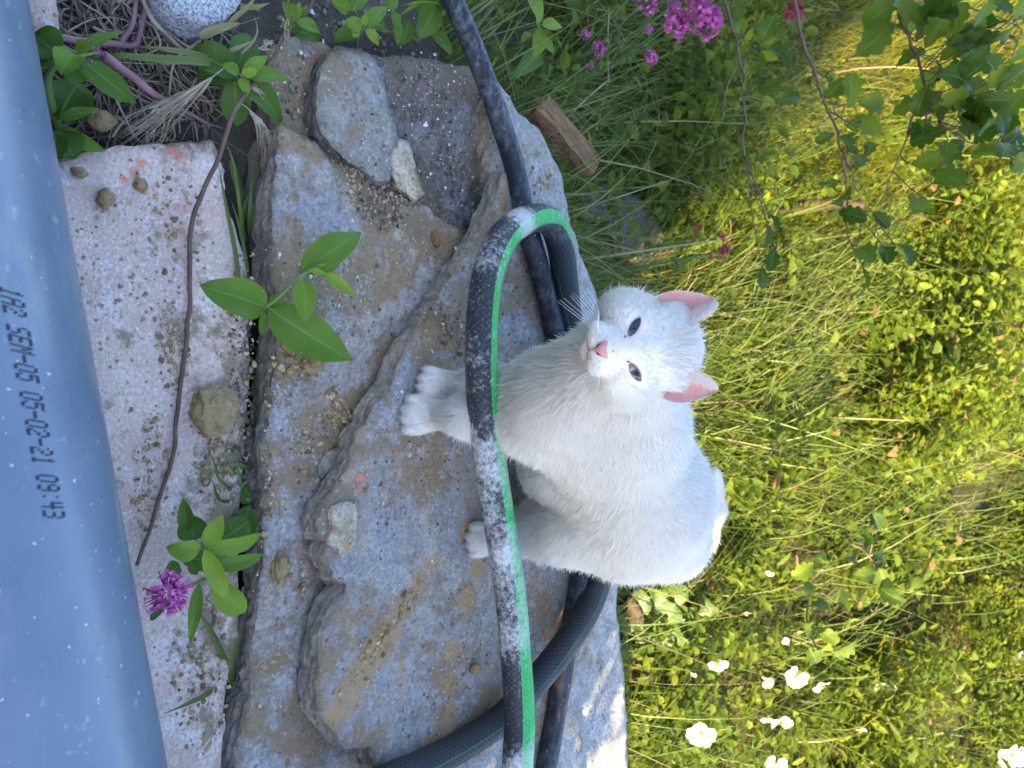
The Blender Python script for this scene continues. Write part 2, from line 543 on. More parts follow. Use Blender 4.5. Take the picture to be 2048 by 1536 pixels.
def ground_h(x, y):
    if np.ndim(x) == 0:
        return float(ground_h(np.array([x]), np.array([y]))[0])
    x = np.asarray(x, dtype=float)
    y = np.asarray(y, dtype=float)
    s = y - y_edge(x) - 0.005
    t = np.clip(s / 0.22, 0, 1)
    z = -0.065 - 0.25 * t * t * (3 - 2 * t)
    z = z + 0.05 * np.exp(-(((x - S1[0]) / 0.13) ** 2 + ((y - S1[1]) / 0.13) ** 2))
    z = z + 0.05 * np.exp(-(((x - S2[0]) / 0.16) ** 2 + ((y - S2[1]) / 0.13) ** 2)) * (1 - t)
    z = z + 0.27 * np.clip(y - 1.45, 0, 4.0) * np.clip((y - 1.3) / 0.6, 0, 1)
    p = np.stack((x * 2.3, y * 2.3, x * 0), -1)
    z = z + 0.035 * fbm(p, 5, 3) * np.clip(0.1 + s * 1.2, 0.08, 1.0)
    p = np.stack((x * 30, y * 30, x * 0), -1)
    return z + 0.005 * fbm(p, 9, 2)

def build_ground():
    a = np.concatenate((-np.geomspace(60, 1.2, 26), np.linspace(-1.15, 1.15, 140), np.geomspace(1.2, 60, 26)))
    b = np.concatenate((-np.geomspace(60, 0.5, 22), np.linspace(-0.4, 2.2, 170), np.geomspace(2.3, 60, 40)))
    gx, gy = np.meshgrid(a, b, indexing='ij')
    x, y = gx.ravel(), gy.ravel()
    V = np.stack((x, y, ground_h(x, y)), -1)
    idx = np.arange(len(x)).reshape(gx.shape)
    q = np.stack((idx[:-1, :-1], idx[1:, :-1], idx[1:, 1:], idx[:-1, 1:]), -1).reshape(-1, 4)
    m = Mat('earth')
    n1 = m.noise(14, 6, 0.65)
    n2 = m.noise(120, 4, 0.7)
    col = m.mix(m.ramp(n1, [(0.3, 0.0), (0.7, 1.0)]), (0.060, 0.048, 0.036), (0.125, 0.105, 0.085))
    far = m.n('ShaderNodeSeparateXYZ')
    m.t.links.new(m.pos(), far.inputs[0])
    col = m.mix(m.ramp(m.math('MULTIPLY', far.outputs[1], 0.5), [(0.55, 0.0), (0.75, 0.85)]), col, m.mix(n1, (0.022, 0.025, 0.008), (0.055, 0.058, 0.016)))  # far ground darkened so the gaps between plants look shaded
    spk = m.noise(320, 2, 0.6)
    col = m.mix(m.ramp(spk, [(0.68, 0.0), (0.75, 0.6)]), col, (0.4, 0.38, 0.35))
    m.fin(col, 0.95, 0.2, m.bump(m.math('ADD', n1, n2), 0.9, 0.01))
    o = link('ground', mesh_np('ground', V, [q], [m.m]))
    tag(o, kind='structure')
build_ground()

# ------------------------------------------------------------------ stone slabs
def densify(P, step):
    out = []
    n = len(P)
    for i in range(n):
        a, b = P[i], P[(i + 1) % n]
        k = max(1, int(np.linalg.norm(b - a) / step))
        for j in range(k):
            out.append(a + (b - a) * j / k)
    return np.array(out)

def slab(name, label, cat, outline, z, thick, mtop, medge, seed, jit=0.004, relief=0.0018, tilt=(0, 0), step=0.006, grid=0.011, layers=6, ledge=0.003, group='loose stone slabs on the terrace edge', flare=0.0, spall=0.0012):
    P = np.array([at(a, b, z)[:2] for a, b in outline])
    area = 0.5 * np.sum(P[:, 0] * np.roll(P[:, 1], -1) - np.roll(P[:, 0], -1) * P[:, 1])
    if area < 0:
        P = P[::-1]
    c0 = P.mean(0)
    P = densify(P, step)
    n = len(P)
    T = np.roll(P, -1, 0) - np.roll(P, 1, 0)
    T /= np.linalg.norm(T, axis=1)[:, None] + 1e-9
    N = np.stack((T[:, 1], -T[:, 0]), -1)
    p3 = np.column_stack((P, np.zeros(n)))
    amp = 0.25 + 0.9 * np.clip(vnoise(p3 * 9, seed + 1) + 0.4, 0, 1)
    P = P + N * (jit * 0.75 * amp * np.round(1.7 * fbm(p3 * 19, seed, 2)) / 1.3 + jit * 0.22 * vnoise(p3 * 60, seed + 2) + jit * 0.32 * vnoise(p3 * 170, seed + 3))[:, None]
    lo, hi = P.min(0), P.max(0)
    rng = np.random.default_rng(seed)
    gx, gy = np.meshgrid(np.arange(lo[0], hi[0], grid), np.arange(lo[1], hi[1], grid), indexing='ij')
    gy = gy + (np.arange(gx.shape[0]) % 2)[:, None] * grid / 2
    G = np.stack((gx.ravel(), gy.ravel()), -1) + rng.normal(0, grid * 0.12, (gx.size, 2))
    # keep points inside and off the rim
    ins = np.zeros(len(G), bool)
    dmin = np.full(len(G), 9.0)
    for i in range(n):
        a, b = P[i], P[(i + 1) % n]
        cond = (a[1] > G[:, 1]) != (b[1] > G[:, 1])
        xi = a[0] + (G[:, 1] - a[1]) * (b[0] - a[0]) / (b[1] - a[1] + 1e-12)
        ins ^= cond & (G[:, 0] < xi)
        dmin = np.minimum(dmin, (G[:, 0] - a[0]) ** 2 + (G[:, 1] - a[1]) ** 2)
    G = G[ins & (dmin > (grid * 0.55) ** 2)]
    vs = [Vector((float(q[0]), float(q[1]))) for q in np.vstack((P, G))]
    r = delaunay_2d_cdt(vs, [(i, (i + 1) % n) for i in range(n)], [], 1, 1e-6)
    V2 = np.array([(v.x, v.y) for v in r[0]])
    tris = np.array([f for f in r[2] if len(f) == 3])
    orig = r[3]
    # boundary order after CDT
    bmap = {}
    for vi, src in enumerate(orig):
        for s_ in src:
            if s_ < n:
                bmap[s_] = vi
    ring0 = np.array([bmap[i] for i in range(n) if i in bmap])
    zt = z + tilt[0] * (V2[:, 0] - c0[0]) + tilt[1] * (V2[:, 1] - c0[1])
    q3 = np.column_stack((V2, np.zeros(len(V2))))
    tn = fbm(q3 * 7.5, seed + 31, 4) * 2.2
    tf = tn - np.floor(tn)
    zt = zt + spall * (np.floor(tn) + np.clip((tf - 0.86) / 0.14, 0, 1))
    zt = zt + relief * fbm(q3 * 16, seed + 7, 3) + relief * 0.5 * fbm(q3 * 60, seed + 11, 2)
    zt[ring0] -= 0.0015 + 0.0012 * (vnoise(q3[ring0] * 90, seed + 5) + 1)
    V = np.column_stack((V2, zt))
    # outward normals at the ring
    R = V[ring0]
    m_ = len(R)
    T = np.roll(R[:, :2], -1, 0) - np.roll(R[:, :2], 1, 0)
    T /= np.linalg.norm(T, axis=1)[:, None] + 1e-9
    N = np.stack((T[:, 1], -T[:, 0]), -1)
    rings = [R]
    prev = np.zeros(m_)
    layers = 8
    for k in range(1, layers + 1):
        f = k / layers
        zz = R[:, 2] - thick * f
        q_ = np.column_stack((R[:, :2], zz))
        # broken stone: rough chips, with a slaty grain that is longer along than across
        rough_ = ledge * (0.9 * fbm(q_ * np.array((22, 22, 60)), seed + 20, 3) + 0.5 * fbm(q_ * np.array((70, 70, 190)), seed + 21, 2) + 0.7 * np.round(1.6 * vnoise(q_ * np.array((11, 11, 75)), seed + 22)))
        o_ = rough_ + flare * f * (1 + 0.7 * vnoise(q_ * np.array((12, 12, 1)), seed + 42)) + 0.0005 * rng.normal(0, 1, m_)
        zz = zz + thick / layers * 0.45 * vnoise(q_ * np.array((60, 60, 1)), seed + 45 + k)
        rings.append(np.column_stack((R[:, :2] + N * o_[:, None], zz)))
    base = len(V)
    allr = [ring0]
    Vs = [V]
    for rg in rings[1:]:
        allr.append(np.arange(base, base + m_))
        Vs.append(rg)
        base += m_
    V = np.vstack(Vs)
    quads = []
    for a, b in zip(allr[:-1], allr[1:]):
        quads.append(np.stack((a, b, np.roll(b, -1), np.roll(a, -1)), -1))
    quads = np.vstack(quads)
    # make sure the top faces up
    a, b, c = V[tris[0]]
    if np.cross(b - a, c - a)[2] < 0:
        tris = tris[:, ::-1]
    midx = np.concatenate((np.zeros(len(tris), int), np.ones(len(quads), int)))
    o = thing(name, V, [tris, quads], [M[mtop], M[medge]], label, cat, midx, group=group)
    o.data.polygons.foreach_set('use_smooth', midx == 0)
    return o

_ico_cache = {}
def ico(sub):
    if sub not in _ico_cache:
        import bmesh
        bm = bmesh.new()
        bmesh.ops.create_icosphere(bm, subdivisions=sub, radius=1.0)
        V = np.array([v.co[:] for v in bm.verts])
        T = np.array([[v.index for v in f.verts] for f in bm.faces])
        bm.free()
        _ico_cache[sub] = (V, T)
    return _ico_cache[sub]

def rock_np(size, seed, sub=3, rough=0.28, freq=1.6, rz=0.0, blocky=0.0):
    V, T = ico(sub)
    V = V.copy()
    if blocky:
        m_ = np.abs(V).max(1)[:, None]
        V = V * (1 - blocky) + (V / m_ * 0.8) * blocky
    r = 1 + rough * fbm(V * freq + seed * 3.3, seed, 3)
    V = V * r[:, None] * np.array(size)
    c, s = math.cos(rz), math.sin(rz)
    return V @ np.array(((c, s, 0), (-s, c, 0), (0, 0, 1))), T

def rock(name, label, cat, px, py, z, size, mat, seed, rough=0.28, sub=3, rz=0.0, blocky=0.0, group=None, sink=0.15, freq=1.6):
    V, T = rock_np(size, seed, sub, rough, freq, rz, blocky)
    c = at(px, py, z)
    V = V + np.array((c[0], c[1], z - V[:, 2].min() - sink * size[2]))
    return thing(name, V, [T], [mat], label, cat, group=group)

ZA, ZB, ZC, ZD, ZE, ZF, ZG = 0.0, 0.012, 0.052, 0.030, 0.004, 0.022, -0.004
slab('stone_slab', 'pale pinkish granite slab with brown crumbs lying beside the grey pipe', 'stone slab',
     [(60, 330), (115, 318), (180, 301), (300, 293), (425, 283), (437, 300), (452, 400), (470, 450), (490, 505), (498, 570), (500, 640), (498, 720), (494, 800), (490, 900), (480, 1000), (482, 1100), (480, 1220), (470, 1300), (455, 1400), (440, 1560), (455, 1750), (300, 1760), (150, 1300), (80, 700)],
     ZA, 0.05, 'granite', 'granite', 11, jit=0.004, relief=0.0012, ledge=0.003, grid=0.013, spall=0.0003)
slab('stone_slab', 'broad grey front slate slab under the cat\'s slab, crumbs of soil on top', 'stone slab',
     [(562, 246), (600, 268), (640, 292), (700, 330), (760, 362), (800, 386), (870, 428), (946, 472), (1010, 620), (1060, 800), (1040, 1000), (1000, 1300), (980, 1600), (900, 1800), (450, 1780), (466, 1540), (482, 1460), (500, 1350), (500, 1300), (528, 1180), (522, 1100), (524, 1000), (528, 900), (540, 800), (552, 720), (562, 640), (545, 560), (540, 470), (542, 400), (545, 340), (555, 290)],
     ZB, 0.036, 'slate_front', 'edge', 23, jit=0.006, relief=0.0024, flare=0.004, grid=0.008, ledge=0.0028)
slab('stone_slab', 'large blue grey slate slab with ochre streaks that the white cat sits on', 'stone slab',
     [(1012, 348), (1000, 385), (988, 420), (950, 490), (915, 540), (880, 592), (850, 640), (820, 690), (800, 735), (782, 780), (750, 815), (735, 850), (705, 900), (690, 940), (665, 978), (650, 1010), (640, 1040), (652, 1075), (655, 1110), (662, 1160), (690, 1172), (680, 1200), (660, 1228), (645, 1270), (640, 1310), (637, 1360), (632, 1420), (660, 1462), (690, 1490), (735, 1500), (745, 1540), (800, 1700), (1180, 1760), (1172, 1536), (1160, 1400), (1150, 1200), (1165, 1000), (1160, 800), (1135, 640), (1115, 540), (1090, 450), (1060, 385), (1035, 352)],
     ZC, 0.025, 'slate_cat', 'edge', 37, jit=0.007, relief=0.0016, flare=0.004, grid=0.008, ledge=0.0028, spall=0.0008)
slab('stone_slab', 'long grey slate slab at the back, half sunlit at its end, beneath the smooth pipe', 'stone slab',
     [(1000, 160), (1038, 216), (1072, 250), (1098, 290), (1128, 350), (1140, 420), (1162, 500), (1190, 580), (1212, 640), (1222, 800), (1226, 1000), (1236, 1160), (1240, 1250), (1250, 1350), (1258, 1536), (1262, 1760), (1120, 1760), (1080, 1300), (1060, 800), (1010, 500), (985, 330), (980, 220)],
     ZD, 0.05, 'slate_back', 'edge', 41, jit=0.004, relief=0.0014)
slab('stone_slab', 'dirty dark slate slab scattered with white lime crumbs at the upper corner', 'stone slab',
     [(655, 112), (680, 96), (705, 96), (740, 104), (800, 108), (860, 114), (950, 128), (975, 180), (1000, 240), (1035, 330), (1040, 420), (990, 520), (900, 520), (780, 470), (690, 380), (650, 300), (648, 200)],
     ZE, 0.05, 'slate_dirty', 'edge_dark', 53, jit=0.005, relief=0.003)
slab('flagstone', 'round cornered brown grey flagstone with layered edge lying on the dirty slate', 'stone slab',
     [(640, 180), (645, 130), (658, 102), (685, 93), (715, 96), (745, 112), (768, 140), (775, 180), (780, 220), (795, 262), (800, 290), (783, 300), (785, 330), (782, 360), (760, 362), (735, 345), (700, 322), (665, 292), (645, 262), (636, 230)],
     ZF, 0.030, 'slate_flag', 'edge_dark', 67, jit=0.003, relief=0.002, layers=7, ledge=0.004)
slab('stone_slab', 'crusty white and blue slate corner below the rounded flagstone', 'stone slab',
     [(535, 100), (560, 92), (585, 76), (600, 72), (640, 86), (670, 96), (680, 200), (690, 330), (640, 330), (590, 300), (545, 262), (528, 200), (540, 150)],
     ZG, 0.05, 'slate_front', 'edge', 71, jit=0.006, relief=0.003)
slab('stone_chip', 'narrow ochre slate chip wedged between flagstone and front slab', 'stone',
     [(786, 292), (800, 282), (822, 284), (830, 315), (838, 350), (850, 385), (835, 398), (800, 375), (787, 340), (783, 315)],
     0.020, 0.016, 'slate_chip', 'edge', 73, jit=0.002, relief=0.002, grid=0.008, group='small loose stones')
slab('stone_slab', 'thin dark slate down in the crack by the granite slab', 'stone slab',
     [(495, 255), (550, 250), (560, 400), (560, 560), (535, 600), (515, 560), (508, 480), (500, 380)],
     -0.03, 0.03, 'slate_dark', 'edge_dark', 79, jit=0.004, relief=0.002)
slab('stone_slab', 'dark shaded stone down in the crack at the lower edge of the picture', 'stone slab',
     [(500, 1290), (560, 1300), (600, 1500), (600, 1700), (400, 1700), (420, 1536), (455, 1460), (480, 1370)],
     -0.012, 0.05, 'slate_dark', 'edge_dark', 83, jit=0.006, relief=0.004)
slab('granite_block', 'speckled granite block end peeking out above the pipe at the top corner', 'stone slab',
     [(30, -80), (100, -80), (112, 10), (121, 55), (115, 72), (90, 66), (40, 66)],
     -0.005, 0.05, 'granite', 'granite', 89, jit=0.003)
gl = Mat('granite_light')
_g = gl.noise(360, 3, 0.75)
_c = gl.ramp(_g, [(0.33, (0.09, 0.09, 0.10)), (0.47, (0.36, 0.37, 0.40)), (0.62, (0.66, 0.67, 0.70))])
M['granite_light'] = gl.fin(_c, 0.8, 0.3, gl.bump(gl.math('ADD', _g, gl.noise(50, 5, 0.7)), 0.9, 0.004))
slab('granite_block', 'white and grey speckled granite boulder cut off at the top edge', 'stone',
     [(300, -120), (335, 0), (352, 18), (380, 36), (402, 53), (425, 52), (450, 40), (470, 22), (485, 0), (540, -130)],
     0.03, 0.07, 'granite_light', 'granite_light', 97, jit=0.004, relief=0.004, layers=5, flare=0.01)
slab('stone_chip', 'pale beige slate chip lying on the front corner of the cat\'s slab', 'stone',
     [(672, 1025), (690, 1012), (712, 1010), (716, 1050), (714, 1085), (702, 1100), (690, 1112), (683, 1095), (668, 1088), (672, 1060)],
     ZC + 0.012, 0.012, 'slate_chip', 'slate_chip', 101, jit=0.002, relief=0.0015, grid=0.008, step=0.004, ledge=0.002, group='small loose stones')
slab('stone_chip', 'flat brown stone chip tucked under the cat\'s slab edge', 'stone',
     [(650, 935), (665, 910), (690, 900), (700, 905), (690, 930), (668, 950), (655, 950)],
     ZB + 0.012, 0.012, 'slate_flag', 'edge', 103, jit=0.0015, relief=0.0015, grid=0.008, step=0.004, ledge=0.002, group='small loose stones')
rock('dirt_clod', 'big beige clod of dry earth on the granite slab by the brown stem', 'clod', 414, 820, ZA, (0.0235, 0.022, 0.018), M['clod'], 5, 0.26, 5, freq=1.9, blocky=0.3, group='clods of dry earth')
rock('dirt_clod', 'small brown clod alone on the upper end of the granite slab', 'clod', 205, 400, ZA, (0.009, 0.007, 0.008), M['clod'], 8, 0.3, 3, group='clods of dry earth', freq=2.2)
rock('dirt_clod', 'tiny clod on granite closest to the pipe', 'clod', 155, 347, ZA, (0.005, 0.006, 0.005), M['clod'], 9, 0.3, 3, group='clods of dry earth', freq=2.2)
rock('dirt_clod', 'round clod on granite slab under the orange paint marks', 'clod', 277, 372, ZA, (0.006, 0.006, 0.005), M['clod'], 10, 0.3, 3, group='clods of dry earth', freq=2.2)
rock('dirt_clod', 'crumbly ochre clod beside the long leaf on the front slate slab', 'clod', 618, 722, ZB, (0.014, 0.013, 0.009), M['clod'], 12, 0.38, 4, group='clods of dry earth', freq=2.2)
rock('dirt_clod', 'pale crumb clod below the leaf base near the slab front edge', 'clod', 575, 685, ZB, (0.010, 0.011, 0.008), M['clod'], 13, 0.35, 4, group='clods of dry earth', freq=2.2)
rock('dirt_clod', 'flat brown clod on the front slab between the leaf tips and hind paw side', 'clod', 555, 1135, ZB, (0.015, 0.009, 0.006), M['clod'], 14, 0.35, 4, group='clods of dry earth', freq=2.2)
rock('dirt_clod', 'dark clod on the slate below the striped hose', 'clod', 945, 1335, ZC, (0.007, 0.008, 0.006), M['clod'], 15, 0.3, 3, group='clods of dry earth', freq=2.2)
rock('stone', 'rusty orange pebble near the inner corner of the front slab', 'stone', 868, 480, ZB, (0.010, 0.006, 0.005), dirt_mat('rust_stone', (0.22, 0.12, 0.05), (0.36, 0.22, 0.10), 90), 16, 0.3, 3, rz=0.4, group='small loose stones')
rock('stone', 'beige pebble on soil between the broad leaves and the barley head', 'stone', 198, 245, -0.02, (0.010, 0.012, 0.009), M['clod'], 17, 0.25, 3, group='small loose stones')
_m = dirt_mat('warm_stone', (0.06, 0.045, 0.032), (0.11, 0.085, 0.06), 60)
rock('stone', 'smooth brown stone right behind the cat\'s rump at the slab edge', 'stone', 1246, 1215, -0.075, (0.034, 0.014, 0.022), _m, 18, 0.2, 4, rz=0.5, group='small loose stones')
rock('stone', 'rounded brown stone past the slab edge under ivy and grass', 'stone', 1250, 1330, -0.22, (0.04, 0.03, 0.04), _m, 19, 0.2, 4, group='small loose stones')

# weathered slate lying lower down among the grass
for k, (a, b, w, h, lab) in enumerate(((1370, 265, 70, 30, 'grey slate piece glimpsed deep in the grass right of the wood'), (1440, 600, 60, 40, 'grey slate piece behind the grass beside the cat\'s ear'), (1220, 405, 50, 30, 'small slate piece with white stains in the grass'), (1310, 480, 60, 40, 'dark slate piece low in the grass above the cat\'s head'), (1275, 440, 40, 40, 'blue slate fragment low in the grass behind the slab edge'))):
    slab('slate_piece', lab, 'stone', [(a - w, b - h), (a, b - h * 1.3), (a + w, b - h * .4), (a + w * .8, b + h), (a - w * .3, b + h * 1.2), (a - w, b + h * .5)], -0.29, 0.03, 'slate_dark', 'edge', 200 + k, jit=0.005, grid=0.02, group='slate pieces among the grass')

# weathered offcut of wood
wm = Mat('old_wood')
_v = wm.map((1, 1, 1), (0, 0, 0), wm.n('ShaderNodeTexCoord').outputs['Object'])
_a = wm.noise(1, 6, 0.65, wm.map((22, 120, 120), (0, 0, 0), wm.n('ShaderNodeTexCoord').outputs['Object']))
_b = wm.noise(150, 4, 0.6)
_c = wm.mix(wm.ramp(_a, [(0.3, 0.0), (0.7, 1.0)]), (0.10, 0.055, 0.03), (0.27, 0.155, 0.085))
_c = wm.mix(0.4, _c, wm.ramp(_b, [(0.3, (0.3,) * 3), (0.7, (0.75,) * 3)]), 'OVERLAY')
wm.fin(_c, 0.9, 0.2, wm.bump(wm.math('ADD', _a, wm.math('MULTIPLY', _b, 0.5)), 1.0, 0.004))
def wood():
    a, b = at(1068, 212, 0.0), at(1178, 335, 0.0)
    a, b = np.array(a), np.array(b)
    L = np.linalg.norm(b - a) * 1.02
    nx, ny, nz = 40, 12, 8
    import bmesh
    bm = bmesh.new()
    bmesh.ops.create_cube(bm, size=1.0)
    bmesh.ops.subdivide_edges(bm, edges=bm.edges[:], cuts=14, use_grid_fill=True)
    V = np.array([v.co[:] for v in bm.verts])
    Fc = np.array([[v.index for v in f.verts] for f in bm.faces])
    bm.free()
    V = V * np.array((L, 0.034, 0.026))
    e = fbm(V * np.array((18, 70, 70)), 31, 3)
    nrm = V / np.array((L, 0.034, 0.026))
    V[:, 1] += 0.0035 * e * np.sign(V[:, 1]) + 0.002 * np.sin(V[:, 0] * 30)
    V[:, 2] += 0.003 * fbm(V * np.array((14, 60, 60)), 37, 3)
    V[:, 0] += np.where(np.abs(nrm[:, 0]) > 0.45, 0.006 * fbm(V * 90, 33, 2), 0)
    ang = math.atan2(b[1] - a[1], b[0] - a[0])
    o = link('wood_offcut', mesh_np('wood_offcut', V, [Fc], [wm.m], smooth=False), None, (a + b) / 2 + np.array((0, 0, 0.005)), (0, 0.05, ang))
    tag(o, 'short weathered brown wood offcut lying in grass beside the slab edge', 'wood')
wood()

# crumbs of soil, lime and grit on the slabs (too many to count)
def crumbs(name, patches, mat, seed, sizes, flat=0.7, lift=0.25):
    rng = np.random.default_rng(seed)
    IV, IT = ico(1)
    Vs, Ts, tint, off = [], [], [], 0
    for (px, py, rx, ry, rot, n, z, sc) in patches:
        for _ in range(n):
            r = math.sqrt(rng.random()) ** 1.3
            t = rng.random() * 6.283
            u, v = math.cos(t) * r * rx, math.sin(t) * r * ry
            c, s = math.cos(rot), math.sin(rot)
            c0 = at(px + u * c - v * s, py + u * s + v * c, z)
            d = (sizes[0] * (sizes[1] / sizes[0]) ** (rng.random() ** 2.2)) * sc
            q = IV * (1 + 0.35 * rng.normal(0, 0.6, len(IV)))[:, None] * d * np.array((1, 0.6 + 0.7 * rng.random(), flat * (0.6 + 0.6 * rng.random())))
            a = rng.random() * 6.283
            ca, sa = math.cos(a), math.sin(a)
            q = q @ np.array(((ca, sa, 0), (-sa, ca, 0), (0, 0, 1)))
            q = q + c0 + np.array((0, 0, d * lift))
            Vs.append(q)
            Ts.append(IT + off)
            off += len(IV)
            tint.append(np.full(len(IV), rng.random()))
    o = link(name, mesh_np(name, np.vstack(Vs), [np.vstack(Ts)], [mat], attrs={'tint': np.concatenate(tint)}, smooth=False))
    tag(o, kind='stuff')

M['crumb'] = ramp_attr_mat('crumb', [(0.0, (0.14, 0.095, 0.05)), (0.4, (0.30, 0.205, 0.10)), (0.8, (0.45, 0.32, 0.17)), (1.0, (0.50, 0.41, 0.28))], 0.95, 0.15)
M['grit_dark'] = ramp_attr_mat('grit_dark', [(0.0, (0.05, 0.045, 0.04)), (0.5, (0.13, 0.115, 0.10)), (1.0, (0.24, 0.22, 0.2))], 0.95, 0.15)
M['lime'] = ramp_attr_mat('lime', [(0.0, (0.35, 0.34, 0.33)), (0.5, (0.55, 0.55, 0.55)), (1.0, (0.75, 0.75, 0.76))], 0.95, 0.15)
crumbs('soil_crumbs', [
    (690, 840, 26, 90, -0.55, 620, ZB, .95), (660, 880, 60, 60, 0, 260, ZB, .9), (615, 950, 45, 110, 0, 260, ZB, .8), (590, 720, 45, 40, 0, 200, ZB, .9), (750, 390, 95, 60, 0.5, 800, ZB, .6), (700, 350, 80, 50, 0.5, 330, ZB, .6), (820, 450, 70, 60, .5, 330, ZB, .55),
    (560, 1130, 60, 130, 0, 230, ZB, .9), (560, 1400, 60, 140, 0, 180, ZB, .8), (600, 700, 200, 250, 0.3, 200, ZB, .7),
    (640, 560, 100, 160, 0, 110, ZB, .7), (540, 950, 20, 200, 0, 140, ZB, .8),
    (840, 930, 60, 60, 0, 60, ZC, .9), (800, 1050, 120, 90, 0, 120, ZC, .6), (780, 1250, 30, 110, 0.6, 170, ZC, .9), (720, 1330, 30, 90, 0.6, 90, ZC, .8), (940, 1330, 30, 60, 0.4, 90, ZC, .9), (900, 1420, 50, 80, .3, 70, ZC, .8), (900, 1150, 60, 70, 0, 50, ZC, .7), (890, 670, 40, 70, -.4, 160, ZC, .8), (950, 560, 30, 80, -.5, 80, ZC, .7), (1060, 600, 40, 60, 0, 40, ZC, .8),
    (240, 600, 110, 300, 0.13, 420, ZA, .5), (345, 690, 35, 90, 0, 330, ZA, .75), (300, 950, 40, 140, 0.1, 330, ZA, .75), (430, 920, 40, 110, 0, 260, ZA, .8), (400, 1350, 60, 160, 0, 420, ZA, .75), (350, 450, 60, 120, 0, 200, ZA, .8), (470, 750, 40, 250, 0, 250, ZA, .7),
    (1080, 360, 30, 30, 0, 90, ZD, .8)], M['crumb'], 3, (0.0006, 0.0042))
crumbs('grit', [(850, 220, 130, 120, 0.4, 700, ZE, .8), (900, 370, 90, 80, .4, 500, ZE, .9), (960, 400, 40, 60, .4, 200, ZE, 1.2), (770, 400, 80, 60, .5, 220, ZB, .9), (480, 800, 25, 300, 0, 420, ZA, .8), (700, 60, 160, 60, 0, 250, -0.015, 1.0), (620, 180, 60, 80, 0, 200, ZG, .8), (720, 250, 60, 120, 0, 120, ZF, .6), (890, 640, 40, 90, -.4, 180, ZC, .7)], M['grit_dark'], 4, (0.0006, 0.004))
crumbs('lime_crumbs', [(850, 190, 80, 90, .4, 170, ZE, .6), (880, 320, 80, 90, .4, 90, ZE, .75), (600, 180, 60, 110, 0, 100, ZG, .6), (250, 700, 120, 400, 0.13, 200, ZA, .45), (640, 600, 130, 250, 0, 70, ZB, .8), (900, 1000, 140, 350, 0, 60, ZC, .6), (800, 870, 40, 60, 0, 70, ZC, .6), (830, 640, 60, 30, 0, 60, ZB, .7), (700, 60, 150, 50, 0, 70, -0.015, .8)], M['lime'], 6, (0.0006, 0.0036), 0.6)

# ------------------------------------------------------------------ the large plastic pipe at the photographer's feet
PR = 0.105
PAX = math.radians(9.4)
PD = np.array((math.cos(PAX), math.sin(PAX), 0.0))
PN = np.array((-math.sin(PAX), math.cos(PAX), 0.0))
def fit_pipe():
    # push the pipe across its axis until its upper side touches the sight line at (200, 768)
    d = ray(197, 768)
    lo, hi = -0.5, 0.5
    for _ in range(60):
        mid = (lo + hi) / 2
        c = PN * mid + np.array((0, 0, PR + ZA + 0.0005))
        nrm = np.cross(PD, d)
        nrm /= np.linalg.norm(nrm)
        dist = (c - CAM) @ nrm
        side = 1 if (PN - 0) @ nrm > 0 else -1
        if side * dist + PR < 0:
            lo = mid
        else:
            hi = mid
    return PN * lo + np.array((0, 0, PR + ZA + 0.0005))
PC = fit_pipe()
pm = Mat('grey_pvc')
_n = pm.noise(16, 4, 0.6)
_s = pm.noise(75, 3, 0.6)
_c = pm.mix(pm.ramp(_n, [(0.3, 0.0), (0.7, 1.0)]), (0.092, 0.128, 0.188), (0.118, 0.154, 0.215))
_c = pm.mix(pm.ramp(_s, [(0.65, 0.0), (0.72, 0.32)]), _c, (0.42, 0.43, 0.42))
_d = pm.noise(30, 4, 0.6, pm.map((0.35, 1, 1), (0, 0, -PAX)))
_c = pm.mix(pm.ramp(_d, [(0.58, 0.0), (0.8, 0.35)]), _c, (0.36, 0.34, 0.29))
_l = pm.noise(1, 3, 0.6, pm.map((6, 260, 260), (0, 0, -PAX + 0.35)))
_c = pm.mix(pm.ramp(_l, [(0.70, 0.0), (0.76, 0.16)]), _c, (0.40, 0.42, 0.45))
_w = pm.noise(210, 2, 0.5)
_c = pm.mix(pm.ramp(_w, [(0.71, 0.0), (0.74, 0.6)]), _c, (0.62, 0.62, 0.62))
_k = pm.noise(130, 2, 0.5, pm.map((1, 1, 1), (1, 2, 0.5)))
_c = pm.mix(pm.ramp(_k, [(0.765, 0.0), (0.785, 0.6)]), _c, (0.06, 0.055, 0.05))
pm.fin(_c, pm.ramp(_n, [(0.3, 0.24), (0.7, 0.36)]), 0.6, pm.bump(pm.noise(300, 2, 0.5), 0.05, 0.001))
